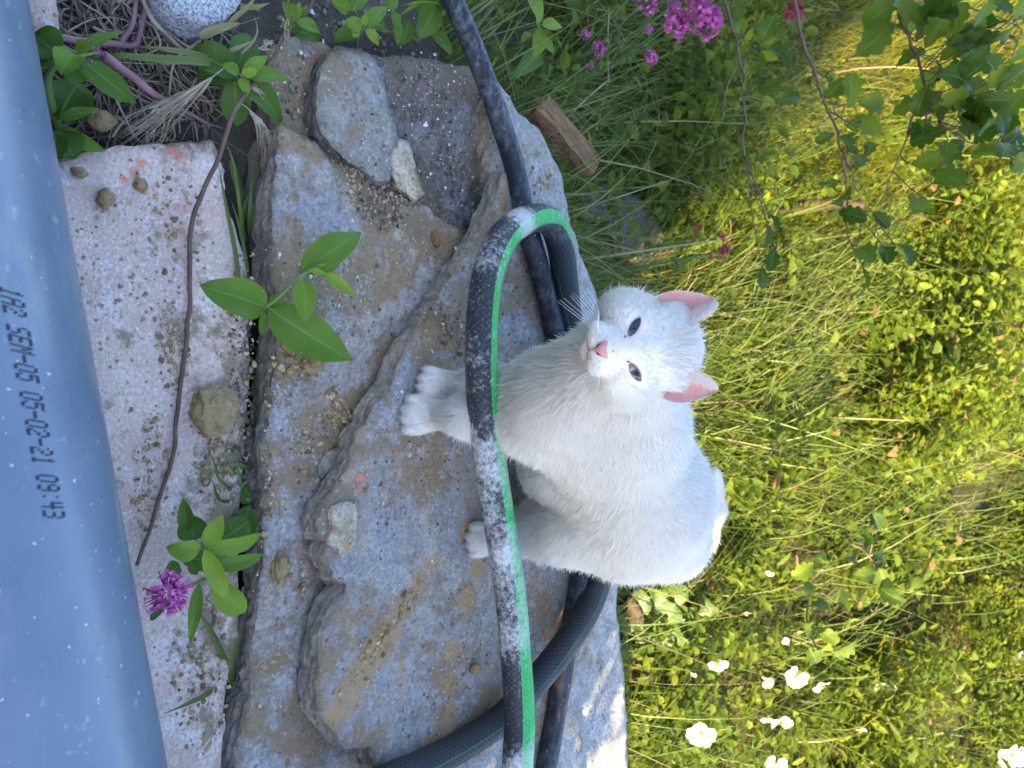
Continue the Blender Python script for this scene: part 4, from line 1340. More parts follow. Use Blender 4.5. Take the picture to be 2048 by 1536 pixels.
    ecol = em2.ramp(k, [(0.0, (0.36, 0.13, 0.11)), (0.35, (0.64, 0.33, 0.31)), (1.0, (0.72, 0.45, 0.43))])
    ecol = em2.mix(em2.ramp(n2, [(0.5, 0.0), (0.75, 0.35)]), ecol, (0.62, 0.22, 0.18))
    em2.fin(ecol, 0.6, 0.25)
    em2.translucent((0.85, 0.32, 0.25), 0.3)
    eo = Mat('ear_fur')
    eo.fin((0.80, 0.76, 0.73), 0.85, 0.1)
    hairsV, hairsT, hairsN = [], [], []
    for sgn, Bo, Bi, Tp in ((-1, (-49, 20, 5), (-20, 51, 8), (-46, 77, -10)), (1, (48, 26, 5), (18, 49, 8), (41, 78, -10))):
        Bo, Bi, Tp = np.array(Bo, float), np.array(Bi, float), np.array(Tp, float)
        nu, nv = 15, 15
        s_, t_ = np.meshgrid(np.linspace(-1, 1, nu), np.linspace(0, 1, nv), indexing='ij')
        w = (1 - t_ ** 3.0) ** 0.55 * (1 - 0.46 * t_)
        mid = (Bo + Bi) / 2
        ax_ = mid[None, None] + (Tp - mid)[None, None] * (t_ ** 0.95)[..., None]
        half = (Bi - Bo) / 2
        Pm = ax_ + half * (s_ * w)[..., None]
        # outer rim bows outwards, inner rim stays straight
        outw = -half / np.linalg.norm(half)
        Pm = Pm + outw * (np.sin(t_ * math.pi) * 6.0 * np.clip(-s_, 0, 1))[..., None]
        cup = 9.0 * (1 - s_ ** 2) * (1 - t_) ** 0.6
        Pm[..., 2] -= cup
        Wp = lambda M_: HC + (M_[..., 0:1] * VA + M_[..., 1:2] * VN + M_[..., 2:3] * VQ) * 0.001
        front = Wp(Pm).reshape(-1, 3)
        Pb = Pm.copy()
        Pb[..., 2] -= 2.2 * (1 - s_ ** 2) * (1 - t_) + 0.25
        back = Wp(Pb).reshape(-1, 3)
        idx = np.arange(nu * nv).reshape(nu, nv)
        q = np.stack((idx[:-1, :-1], idx[1:, :-1], idx[1:, 1:], idx[:-1, 1:]), -1).reshape(-1, 4)
        ear = part('ear', back, [q], [eo.m], root)
        depth = np.clip(t_ * 1.1 + np.abs(s_) * 0.35, 0, 1)
        part('inner_ear', front, [q], [em2.m], ear, attrs={'tint': depth.ravel()})
        # hairs that cross the ear opening from the inner rim, and fuzz along both rims
        for j in range(900):
            if j < 560:
                sj, tj = 0.98 - 0.55 * rng.random() ** 1.5, rng.random() * 0.85
                p0 = np.array([np.interp(sj, s_[:, 0], [np.interp(tj, t_[0], Pm[i_, :, kk]) for i_ in range(nu)]) for kk in range(3)])
                dr = outw * 0.75 + np.array((0, 0.75, 0.35)) + rng.normal(0, 0.18, 3)
                ln = 4 + 9 * rng.random() * (1 - tj * 0.5)
            else:
                sj, tj = (-1 if rng.random() < 0.5 else 1), rng.random()
                p0 = np.array([np.interp(sj, s_[:, 0], [np.interp(tj, t_[0], Pm[i_, :, kk]) for i_ in range(nu)]) for kk in range(3)])
                dr = outw * (-sj) * -1.0 * 0.5 + np.array((0, 0.8, 0.1)) + rng.normal(0, 0.2, 3)
                if sj == 1:
                    dr = -outw * 0.4 + np.array((0, 0.8, 0.1)) + rng.normal(0, 0.2, 3)
                else:
                    dr = outw * 0.4 + np.array((0, 0.8, 0.1)) + rng.normal(0, 0.2, 3)
                ln = 1.2 + 1.8 * rng.random()
            dr /= np.linalg.norm(dr)
            p1 = p0 + dr * ln * 0.5 + np.array((0, 0, 0.5))
            p2 = p0 + dr * ln
            sd = np.cross(dr, (0, 0, 1.0))
            sd = sd / (np.linalg.norm(sd) + 1e-9) * 0.13
            b_ = len(hairsV)
            for pt in (p0 - sd, p0 + sd, p1 - sd * .8, p1 + sd * .8, p2):
                hairsV.append(Wp(pt[None])[0])
                hairsN.append(VQ)
            hairsT += [(b_, b_ + 1, b_ + 3), (b_, b_ + 3, b_ + 2), (b_ + 2, b_ + 3, b_ + 4)]
    me = mesh_np('ear_tuft', np.array(hairsV) - off, [np.array(hairsT)], [fm.m], attrs={'tint': np.full(len(hairsV), 0.9)})
    me.normals_split_custom_set_from_vertices(np.array(hairsN).tolist())
    link('ear_tuft', me, root)

    # ---- whiskers
    wk = Mat('whisker').fin((0.85, 0.85, 0.85), 0.4, 0.4)
    for sgn in (-1, 1):
        for j in range(9):
            f = j / 8
            st = onskin(np.array([sgn * (8 + 9 * rng.random())]), np.array([-30 - 8 * rng.random()]), 0.0)[0]
            if sgn < 0:
                dx, dn = -18 - 26 * (1 - f) * 1.0, -8 - 34 * f + 4 * rng.normal()
                en = np.array((-17 - 40 + 12 * f, -34 - 8 - 26 * f - 6 * rng.random(), 40 - 10 * f))
            else:
                en = np.array((17 + 38 - 16 * f, -34 - 6 - 30 * f - 5 * rng.random(), 40 - 8 * f))
            md = np.array((sgn * (20 + 14 * (1 - f)), -33 - 8 * f, 40))
            C = catmull(np.array((st, hd(*md), hd(*en))), 6)
            Vt, ft, _, _ = tube(C, np.linspace(0.00030, 0.00008, len(C)), 4, up=VQ, cap=False)
            part('whisker', Vt, ft, [wk], body)
build_cat()
# ------------------------------------------------------------------ unseen building added behind the photographer to shade the terrace
def shade_house():
    p0 = np.array((0.24, 0.855))
    cx, cy = p0 + SUN_AZ * 6.0
    root = empty('shade_house', (cx - 6, cy - 2, -0.4))
    tag(root, 'unseen pale plastered building added behind the photographer to shade the terrace', 'shade_house')
    m = Mat('plaster')
    n = m.noise(8, 5, 0.6)
    m.fin(m.mix(n, (0.36, 0.36, 0.355), (0.42, 0.42, 0.415)), 0.9, 0.2, m.bump(m.noise(60, 4, 0.6), 0.4, 0.01))
    def box(lo, hi):
        x0, y0, z0 = lo
        x1, y1, z1 = hi
        V = np.array([(x, y, z) for x in (x0, x1) for y in (y0, y1) for z in (z0, z1)], float)
        Q = np.array([(0, 1, 3, 2), (4, 6, 7, 5), (0, 4, 5, 1), (2, 3, 7, 6), (0, 2, 6, 4), (1, 5, 7, 3)])
        return V, [Q]
    V, q = box((cx - 13, cy - 5, -0.5), (cx, cy, 4.2))
    part('wall', V, q, [m.m], root, smooth=False)
    rt = Mat('roof_slate')
    rt.fin((0.08, 0.085, 0.095), 0.7, 0.3)
    V, q = box((cx - 13.1, cy - 5.1, 4.203), (cx + 0.03, cy + 0.05, 4.35))
    part('roof', V, q, [rt.m], root, smooth=False)
shade_house()

def shade_shrub():  # unseen foliage added to cast broken shade on the slab end
    rng = np.random.default_rng(3)
    c = np.array((1.27, -0.18, 0.60))
    r = empty('shade_shrub', (1.27, -0.18, -0.08))
    tag(r, 'unseen leafy crown added at the right to shade the slab end', 'shade_shrub')
    for k in range(5):
        a = k * 1.26
        V, f, _, _ = tube(catmull(np.array(((1.27, -0.18, -0.09), (1.27 + .04 * math.cos(a), -.18 + .04 * math.sin(a), .25), (1.27 + .13 * math.cos(a), -.18 + .13 * math.sin(a), .65))), 5), np.linspace(.008, .003, 11), 6)
        part('branch', V, f, [BARK], r, attrs={'tint': np.full(len(V), .4)})
    n = 1500
    v = rng.normal(0, 1, (n, 3))
    v /= np.linalg.norm(v, axis=1)[:, None]
    rad = 0.26 * rng.random(n) ** 0.45 * (1 + 0.3 * vnoise(v * 2.2, 7))
    P = c + v * rad[:, None] * np.array((1, 1, 1.0))
    A = small_leaves(P, v + rng.normal(0, .6, (n, 3)), np.array((0, 0, 1.0)) + rng.normal(0, .5, (n, 3)), 0.03 + 0.02 * rng.random(n), 0.016 + .008 * rng.random(n), np.clip(.4 + .2 * rng.normal(0, 1, n), 0, .88))
    o = part('foliage', A[0], A[1], [COVER], r, attrs=A[2])
    o['kind'] = 'stuff'

# ------------------------------------------------------------------ leaves and blades
def blades(pos, h, lean, bend, width, rng, tint, segs=4):
    """lean (n,2): how far the tip moves sideways, as a share of the height"""
    n = len(pos)
    t = np.linspace(0, 1, segs + 1)
    az = rng.random(n) * 6.283
    sd = np.stack((np.cos(az), np.sin(az), np.zeros(n)), -1)
    c = np.zeros((n, segs + 1, 3))
    c[:, :, :2] = pos[:, None, :2] + lean[:, None, :] * h[:, None, None] * (t ** 1.8)[None, :, None]
    c[:, :, 2] = pos[:, None, 2] + h[:, None] * (t[None] - bend[:, None] * t[None] ** 2.6)
    w = width[:, None] * np.clip(1 - t ** 1.7, 0, 1)[None] * np.minimum(1, 0.6 + t * 3)[None]
    L = c - sd[:, None] * w[..., None]
    R = c + sd[:, None] * w[..., None]
    V = np.empty((n, 2 * segs + 1, 3))
    V[:, 0:2 * segs:2] = L[:, :segs]
    V[:, 1:2 * segs:2] = R[:, :segs]
    V[:, 2 * segs] = c[:, segs]
    i = (np.arange(n) * (2 * segs + 1))[:, None]
    Q = np.vstack([i + np.array((2 * k, 2 * k + 1, 2 * k + 3, 2 * k + 2)) for k in range(segs - 1)])
    T = i + np.array((2 * segs - 2, 2 * segs - 1, 2 * segs))
    return V.reshape(-1, 3), [T, Q], {'tint': np.repeat(tint, 2 * segs + 1)}

def small_leaves(pos, direc, nrm, ln, wd, tint):
    """folded six-sided leaflets"""
    n = len(pos)
    d = direc / np.linalg.norm(direc, axis=1)[:, None]
    nr = nrm - d * (nrm * d).sum(1)[:, None]
    nr /= np.linalg.norm(nr, axis=1)[:, None] + 1e-9
    s = np.cross(d, nr)
    def pt(t, u, lift):
        return pos + d * (ln * t)[:, None] + s * (wd * u)[:, None] + nr * (wd * lift)[:, None]
    V = np.stack((pt(0, 0, 0), pt(0.42, 0, 0.02), pt(1, 0, -0.35), pt(0.28, 0.42, 0.22), pt(0.65, 0.42, 0.14), pt(0.28, -0.42, 0.22), pt(0.65, -0.42, 0.14)), 1)
    i = (np.arange(n) * 7)[:, None]
    T = np.vstack([i + np.array(q) for q in ((0, 1, 3), (0, 5, 1), (1, 4, 3), (1, 5, 6), (1, 2, 4), (1, 6, 2))])
    return V.reshape(-1, 3), [T], {'tint': np.repeat(tint, 7)}

def visible_xy(rng, n, y0, y1, pad=0.25, power=1.0):
    """ground points inside the view's footprint and a margin beside it"""
    y = y0 + (y1 - y0) * rng.random(n) ** power
    half = 0.52 * np.sqrt(y * y + 1.0) + pad
    x = (rng.random(n) * 2 - 1) * half
    return x, y

GRASS = ramp_attr_mat('grass_blade', [(0.0, (0.03, 0.062, 0.010)), (0.45, (0.085, 0.145, 0.024)), (0.8, (0.17, 0.225, 0.05)), (0.9, (0.30, 0.25, 0.13)), (1.0, (0.40, 0.33, 0.20))], 0.45, 0.4, 0.40,
                      [(0.0, (0.10, 0.18, 0.02)), (0.8, (0.24, 0.32, 0.05)), (0.9, (0.35, 0.28, 0.12)), (1.0, (0.4, 0.33, 0.2))])
MEADOW = ramp_attr_mat('meadow_blade', [(0.0, (0.055, 0.075, 0.008)), (0.5, (0.115, 0.148, 0.009)), (0.85, (0.19, 0.20, 0.014)), (0.93, (0.28, 0.21, 0.08)), (1.0, (0.34, 0.25, 0.12))], 0.6, 0.15, 0.45,
                       [(0.0, (0.20, 0.24, 0.01)), (0.85, (0.46, 0.45, 0.03)), (0.93, (0.38, 0.28, 0.1)), (1.0, (0.4, 0.3, 0.15))])
COVER = ramp_attr_mat('cover_leaf', [(0.0, (0.026, 0.050, 0.006)), (0.5, (0.068, 0.112, 0.008)), (0.88, (0.145, 0.185, 0.014)), (0.94, (0.21, 0.13, 0.055)), (1.0, (0.30, 0.17, 0.08))], 0.5, 0.2, 0.42,
                      [(0.0, (0.16, 0.23, 0.01)), (0.88, (0.44, 0.44, 0.03)), (0.94, (0.36, 0.2, 0.06)), (1.0, (0.4, 0.22, 0.1))])
DRY = ramp_attr_mat('dry_straw', [(0.0, (0.10, 0.075, 0.055)), (0.5, (0.24, 0.18, 0.12)), (1.0, (0.42, 0.35, 0.25))], 0.7, 0.3, 0.15)

def mound_at(x, y):
    return fbm(np.stack((x * 3.0, y * 3.0, x * 0), -1), 65, 2) + 0.22

def meadow():
    rng = np.random.default_rng(5)
    # 1. long grass on the bank right behind the slabs
    n = 21000
    x = rng.random(n) * 2.6 - 1.5
    s = rng.random(n) ** 1.3 * 1.25
    y = y_edge(x) + 0.012 + s
    keep = (vnoise(np.stack((x * 9, y * 9, x * 0), -1), 3) + 0.35 > rng.random(n) * 0.8 - 0.2) & ~((x > 0.22) & (s < 0.10) & (rng.random(n) < 0.6))
    # the bank is thinner on the sunny side, denser on the left
    keep &= rng.random(n) < np.where(x > 0.2, 0.35, 1.0)
    keep &= ~((np.abs(x - 0.16) < 0.17) & (s < 0.16) & (rng.random(n) < 0.9))
    x, y, s = x[keep], y[keep], s[keep]
    n = len(x)
    z = ground_h(x, y) - 0.005
    h = (0.12 + 0.30 * rng.random(n) ** 1.5) * np.where(s < 0.06, 0.55, 1.0)
    h = np.where((x > 0.02) & (x < 0.32) & (s < 0.30), h * 0.45, h)
    cl = np.stack((vnoise(np.stack((x * 5, y * 5, x * 0), -1), 11), vnoise(np.stack((x * 5, y * 5, x * 0), -1), 12)), -1)
    lean = cl * 0.9 + rng.normal(0, 0.35, (n, 2)) + np.array((-0.25, 0.05))
    lean[:, 1] = np.where(s < 0.12, np.abs(lean[:, 1]) + 0.15, lean[:, 1])
    tint = np.clip(0.52 + 0.26 * rng.normal(0, 1, n), 0, 0.82)
    tint = np.where(rng.random(n) < 0.11, 0.86 + 0.14 * rng.random(n), tint)
    A = blades(np.stack((x, y, z), -1), h, lean, 0.15 + 0.5 * rng.random(n) ** 2, 0.0007 + 0.0018 * rng.random(n) ** 2, rng, tint, 5)
    o = link('long_grass', mesh_np('long_grass', A[0], A[1], [GRASS], attrs=A[2]))
    tag(o, kind='stuff')
    # 2. shorter meadow grass farther out, in the sun
    n = 48000
    x, y = visible_xy(rng, n, 1.15, 4.6, 0.3, 1.25)
    s = y - y_edge(x)
    dens = fbm(np.stack((x * 2.2, y * 2.2, x * 0), -1), 21, 2)
    lawn = np.clip((-0.25 - x) * 1.6, 0, 1) * np.clip((y - 1.7) / 0.4, 0, 1)
    keep = (s > 0.25) & (dens + 0.75 * lawn + 0.25 > rng.random(n) * 1.0) & ((rng.random(n) < 0.35) | (y < 1.75) | (lawn > 0.3))
    x, y, lawn = x[keep], y[keep], lawn[keep]
    n = len(x)
    h = (0.05 + 0.13 * rng.random(n) ** 1.5) * (1 - 0.35 * lawn)
    lean = rng.normal(0, 0.5, (n, 2)) + 0.6 * np.stack((vnoise(np.stack((x * 3, y * 3, x * 0), -1), 14), vnoise(np.stack((x * 3, y * 3, x * 0), -1), 15)), -1)
    tint = np.clip(0.5 + 0.22 * rng.normal(0, 1, n) + 0.12 * lawn, 0, 0.86)
    tint = np.where(rng.random(n) < 0.10, 0.9 + 0.1 * rng.random(n), tint)
    A = blades(np.stack((x, y, ground_h(x, y) - 0.01), -1), h, lean, 0.3 * rng.random(n), 0.0009 + 0.0012 * rng.random(n), rng, tint, 3)
    o = link('meadow_grass', mesh_np('meadow_grass', A[0], A[1], [MEADOW], attrs=A[2]))
    tag(o, kind='stuff')
    # 3. low leafy ground cover in clumps
    n = 34000
    x, y = visible_xy(rng, n, 0.95, 4.6, 0.3, 1.25)
    s = y - y_edge(x)
    q = np.stack((x * 2.6, y * 2.6, x * 0), -1)
    dens = fbm(q, 31, 3)
    lawn = np.clip((-0.25 - x) * 1.4, 0, 1) * np.clip((y - 1.7) / 0.4, 0, 1) * np.clip((4.2 - y) / 0.5, 0, 1)
    near_right = (x > 0.22)
    keep = (s > np.where(near_right, 0.03, 0.25)) & (dens + 0.95 - 1.1 * lawn - np.where(~near_right & (s < 0.8), 0.55, 0) > rng.random(n) * 1.1) & ((mound_at(x, y) > 0.1) | (rng.random(n) < 0.85))
    x, y, dens, s, q = x[keep], y[keep], dens[keep], s[keep], q[keep]
    n = len(x)
    top = (0.05 + 0.10 * np.clip(dens + 0.6, 0, 1.4)) * np.clip(0.5 + s, 0.5, 1)
    z = ground_h(x, y) + top * rng.random(n) ** 0.6
    az = rng.random(n) * 6.283
    # leaves come in little sprigs: share direction with neighbours
    up = np.stack((0.25 + rng.normal(0, 0.45, n), rng.normal(0, 0.45, n) - 0.3, np.ones(n)), -1)
    d = np.stack((np.cos(az), np.sin(az), rng.normal(0, 0.35, n)), -1)
    big = vnoise(q * 1.2, 41) > 0.15
    ln = np.where(big, 0.024 + 0.020 * rng.random(n), 0.013 + 0.012 * rng.random(n))
    tint = np.clip(0.48 + 0.2 * rng.normal(0, 1, n) + 0.15 * vnoise(q * 1.7, 43), 0, 0.88)
    tint = np.where(rng.random(n) < 0.035, 0.94 + 0.06 * rng.random(n), tint)
    A = small_leaves(np.stack((x, y, z), -1), d, up, ln, ln * (0.5 + 0.25 * rng.random(n)), tint)
    o = link('ground_cover', mesh_np('ground_cover', A[0], A[1], [COVER], attrs=A[2]))
    tag(o, kind='stuff')
    # 3b. upright leafy sprigs of several kinds
    ns = 8000
    x, y = visible_xy(rng, ns, 0.95, 4.4, 0.25, 1.15)
    s = y - y_edge(x)
    lawn = np.clip((-0.25 - x) * 1.4, 0, 1) * np.clip((y - 1.6) / 0.3, 0, 1) * np.clip((3.0 - y) / 0.3, 0, 1)
    dens = fbm(np.stack((x * 2.1, y * 2.1, x * 0), -1), 61, 2)
    keep = (s > np.where(x > 0.22, 0.04, np.where(x < 0, 0.75, 0.5))) & (dens + 0.75 - 1.5 * lawn > rng.random(ns) * 0.9) & (mound_at(x, y) + 0.22 > rng.random(ns) * 0.35)
    x, y, s, dens = x[keep], y[keep], s[keep], dens[keep]
    ns = len(x)
    kind = (vnoise(np.stack((x * 1.9, y * 1.9, x * 0 + 3), -1), 71) * 1.7 + rng.normal(0, 0.35, ns))
    mound = np.clip(mound_at(x, y), 0, 1.1)
    H = (0.04 + 0.09 * rng.random(ns) + 0.30 * mound) * np.clip(0.35 + s, 0.35, 1.0)
    ln_s = rng.normal(0, 0.25, (ns, 2))
    z = ground_h(x, y)
    LP, LD, LU, LL, LW, LT = [], [], [], [], [], []
    K = 13
    for k in range(K):
        t = 0.25 + 0.75 * (k + rng.random(ns) * 0.6) / K
        a_ = k * 2.4 + rng.random(ns) * 1.2 + x * 50
        p = np.stack((x + ln_s[:, 0] * H * t, y + ln_s[:, 1] * H * t, z + H * t), -1)
        L_ = np.where(kind < -0.55, 0.018, np.where(kind < 0.45, 0.036, 0.052)) * (0.55 + 0.95 * rng.random(ns)) * (1.1 - 0.45 * t)
        d = np.stack((np.cos(a_), np.sin(a_), 0.15 + 0.7 * t + rng.normal(0, 0.25, ns)), -1)
        p = p + d * (0.25 * L_)[:, None]
        LP.append(p)
        LD.append(d)
        LU.append(np.stack((0.28 + rng.normal(0, 0.4, ns), -0.3 + rng.normal(0, 0.4, ns), np.full(ns, 0.85)), -1))
        LL.append(L_)
        LW.append(L_ * np.where(kind < -0.55, 0.8, np.where(kind < 0.45, 0.60, 0.32)) * (0.85 + 0.3 * rng.random(ns)))
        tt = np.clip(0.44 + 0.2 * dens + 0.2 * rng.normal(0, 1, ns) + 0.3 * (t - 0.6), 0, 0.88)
        LT.append(np.where(rng.random(ns) < 0.02, 0.95, tt))
    A = small_leaves(np.vstack(LP), np.vstack(LD), np.vstack(LU), np.concatenate(LL), np.concatenate(LW), np.concatenate(LT))
    o = link('leafy_herbs', mesh_np('leafy_herbs', A[0], A[1], [COVER], attrs=A[2]))
    tag(o, kind='stuff')
    B = blades(np.stack((x, y, z), -1), H, ln_s, np.zeros(ns), np.full(ns, 0.0009), rng, np.clip(0.4 + 0.2 * rng.normal(0, 1, ns), 0, 0.98), 2)
    o = link('herb_stalks', mesh_np('herb_stalks', B[0], B[1], [MEADOW], attrs=B[2]))
    tag(o, kind='stuff')
    # 3d. long fresh blades standing up through the herbs
    n = 3000
    x, y = visible_xy(rng, n, 1.15, 3.4, 0.2, 1.0)
    q = np.stack((x * 2.4, y * 2.4, x * 0), -1)
    keep = (fbm(q, 81, 2) + 0.35 > rng.random(n)) & (y - y_edge(x) > 0.3)
    x, y, q = x[keep], y[keep], q[keep]
    n = len(x)
    lean = rng.normal(0, 0.35, (n, 2)) + 0.5 * np.stack((vnoise(q, 82), vnoise(q, 83)), -1)
    A = blades(np.stack((x, y, ground_h(x, y)), -1), 0.16 + 0.30 * rng.random(n), lean, 0.5 * rng.random(n) ** 2, 0.0009 + 0.0016 * rng.random(n), rng, np.where(rng.random(n) < 0.05, 0.95, np.clip(0.55 + 0.18 * rng.normal(0, 1, n), 0, 0.82)), 5)
    o = link('tall_meadow_blades', mesh_np('tall_meadow_blades', A[0], A[1], [GRASS], attrs=A[2]))
    tag(o, kind='stuff')
    # 3c. fine sunny lawn at the far left
    n = 42000
    x = -0.25 - 1.6 * rng.random(n)
    y = 1.55 + 1.9 * rng.random(n)
    q = np.stack((x * 4, y * 4, x * 0), -1)
    keep = np.abs(x + 0.95) < 0.62 + 0.12 * vnoise(q, 90)
    x, y, q = x[keep], y[keep], q[keep]
    n = len(x)
    h = 0.035 + 0.055 * rng.random(n) + 0.03 * vnoise(q * 1.3, 91)
    lean = rng.normal(0, 0.45, (n, 2)) + 0.5 * np.stack((vnoise(q, 92), vnoise(q, 93)), -1)
    tint = np.clip(0.66 + 0.16 * rng.normal(0, 1, n) + 0.18 * vnoise(q * 1.5, 94), 0.2, 0.82)
    tint = np.where(rng.random(n) < 0.07, 0.92 + 0.08 * rng.random(n), tint)
    A = blades(np.stack((x, y, ground_h(x, y) - 0.01), -1), h, lean, 0.3 * rng.random(n), 0.0010 + 0.0010 * rng.random(n), rng, tint, 3)
    o = link('lawn_grass', mesh_np('lawn_grass', A[0], A[1], [MEADOW], attrs=A[2]))
    tag(o, kind='stuff')
    # 4. broad leaves among the long grass on the shady left
    n = 700
    x = -0.28 - rng.random(n) ** 0.8 * 1.0
    y = y_edge(x) + 0.0 + rng.random(n) * 1.0
    z = ground_h(x, y) + 0.03 + 0.20 * rng.random(n)
    az = rng.random(n) * 6.283
    d = np.stack((np.cos(az), np.sin(az), rng.normal(0.1, 0.4, n)), -1)
    up = np.stack((rng.normal(0, 0.5, n), rng.normal(0, 0.5, n) - 0.2, np.ones(n)), -1)
    ln = 0.025 + 0.035 * rng.random(n)
    tint = np.clip(0.38 + 0.22 * rng.normal(0, 1, n), 0, 0.88)
    A = small_leaves(np.stack((x, y, z), -1), d, up, ln, ln * (0.32 + 0.3 * rng.random(n)), np.minimum(tint, 0.75))
    o = link('bank_foliage', mesh_np('bank_foliage', A[0], A[1], [COVER], attrs=A[2]))
    tag(o, kind='stuff')
    # 5. sunlit dry and green strands lying over the bank on the right
    n = 1500
    x = 0.24 + rng.random(n) * 0.75
    y = y_edge(x) + 0.02 + rng.random(n) * 0.7
    h = 0.05 + 0.16 * rng.random(n)
    lean = rng.normal(0, 1.1, (n, 2))
    tint = np.where(rng.random(n) < 0.35, 0.92 + 0.08 * rng.random(n), np.clip(0.6 + 0.2 * rng.normal(0, 1, n), 0, 0.88))
    A = blades(np.stack((x, y, ground_h(x, y)), -1), h, lean, 0.4 * rng.random(n), 0.0008 + 0.0014 * rng.random(n), rng, tint, 5)
    o = link('meadow_strands', mesh_np('meadow_strands', A[0], A[1], [MEADOW], attrs=A[2]))
    tag(o, kind='stuff')
    # 6. thin brown twigs in the low scrub
    Ps = []
    for _ in range(240):
        x, y = visible_xy(rng, 1, 1.5, 6.0, 0.1, 1.4)
        z = float(ground_h(x, y)[0])
        p = np.array((x[0], y[0], z))
        d = np.array((rng.normal(0, 0.5), rng.normal(0, 0.5), 0.7))
        L = 0.1 + 0.16 * rng.random()
        pts = [p]
        for k in range(4):
            d = d + rng.normal(0, 0.25, 3)
            pts.append(pts[-1] + d / np.linalg.norm(d) * L / 4)
        V, f, _, _ = tube(np.array(pts), np.linspace(0.0022, 0.0008, 5), 5)
        Ps.append((V, f, {'tint': rng.random() * 0.7}))
    V, f, a = join(Ps)
    o = link('scrub_twigs', mesh_np('scrub_twigs', V, f, [DRY], attrs=a))
    tag(o, kind='stuff')
    # 7. dead straw on the soil at the left
    Ps = []
    for _ in range(330):
        c = at(110 + 330 * rng.random(), -40 + 320 * rng.random() ** 1.25, -0.02)
        if (c[0] > at(180, 290, 0)[0]) :
            continue
        az = rng.normal(0.5, 1.0)
        L = 0.03 + 0.09 * rng.random()
        d = np.array((math.cos(az), math.sin(az), 0))
        zz = float(ground_h(c[0], c[1])) + 0.002 + 0.014 * rng.random()
        pts = [np.array((c[0], c[1], zz)) + d * L * (t - .5) + np.array((-d[1], d[0], 0)) * rng.normal(0, 0.008) + np.array((0, 0, rng.normal(0, 0.003))) for t in (0, .33, .66, 1)]
        C = catmull(np.array(pts), 4)
        V, f, _, _ = tube(C, np.linspace(0.0012, 0.0006, len(C)) * (0.5 + 1.0 * rng.random()), 5)
        Ps.append((V, f, {'tint': rng.random()}))
    V, f, a = join(Ps)
    o = link('dead_straw', mesh_np('dead_straw', V, f, [DRY], attrs=a))
    tag(o, kind='stuff')
meadow()

# ---- single big leaves
LEAF = ramp_attr_mat('leaf', [(0.0, (0.030, 0.080, 0.010)), (0.5, (0.110, 0.205, 0.012)), (1.0, (0.24, 0.33, 0.02))], 0.5, 0.22, 0.25,
                     [(0.0, (0.06, 0.16, 0.02)), (1.0, (0.20, 0.36, 0.04))], vein=True)
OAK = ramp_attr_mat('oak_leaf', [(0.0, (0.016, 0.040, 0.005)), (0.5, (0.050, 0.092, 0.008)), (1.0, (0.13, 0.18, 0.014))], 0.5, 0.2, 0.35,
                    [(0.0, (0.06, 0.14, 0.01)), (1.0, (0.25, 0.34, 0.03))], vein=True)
STEM = ramp_attr_mat('green_stem', [(0.0, (0.06, 0.12, 0.03)), (0.5, (0.12, 0.20, 0.06)), (1.0, (0.20, 0.26, 0.10))], 0.5, 0.4, 0.1)
BARK = ramp_attr_mat('twig_bark', [(0.0, (0.05, 0.035, 0.025)), (0.5, (0.13, 0.095, 0.07)), (1.0, (0.22, 0.17, 0.13))], 0.8, 0.25)
VINE = ramp_attr_mat('brown_stem', [(0.0, (0.085, 0.052, 0.036)), (1.0, (0.17, 0.10, 0.07))], 0.65, 0.3)
PURPLE = ramp_attr_mat('purple_stem', [(0.0, (0.19, 0.085, 0.10)), (1.0, (0.30, 0.15, 0.16))], 0.5, 0.4, 0.1)

def profile(kind, t):
    if kind == 'lance':
        return np.sin(np.clip(t, 0, 1) ** 0.72 * math.pi) ** 0.85 * (1 - 0.12 * t)
    if kind == 'oval':
        return np.sin(np.clip(t, 0, 1) ** 0.85 * math.pi) ** 0.62
    if kind == 'oak':
        e = np.sin(np.clip(t, 0, 1) ** 1.35 * math.pi) ** 0.6
        return e * (0.58 + 0.42 * np.abs(np.sin(t * math.pi * 3.6 + 0.25)) ** 0.75)
    if kind == 'ivy':
        e = np.interp(t, (0, 0.06, 0.16, 0.28, 0.42, 0.55, 0.7, 1), (0.0, 0.62, 0.80, 1.0, 0.60, 0.52, 0.42, 0.0))
        return e
    if kind == 'blade':
        return np.interp(t, (0, 0.1, 0.6, 1), (0.7, 1, 0.85, 0.0))

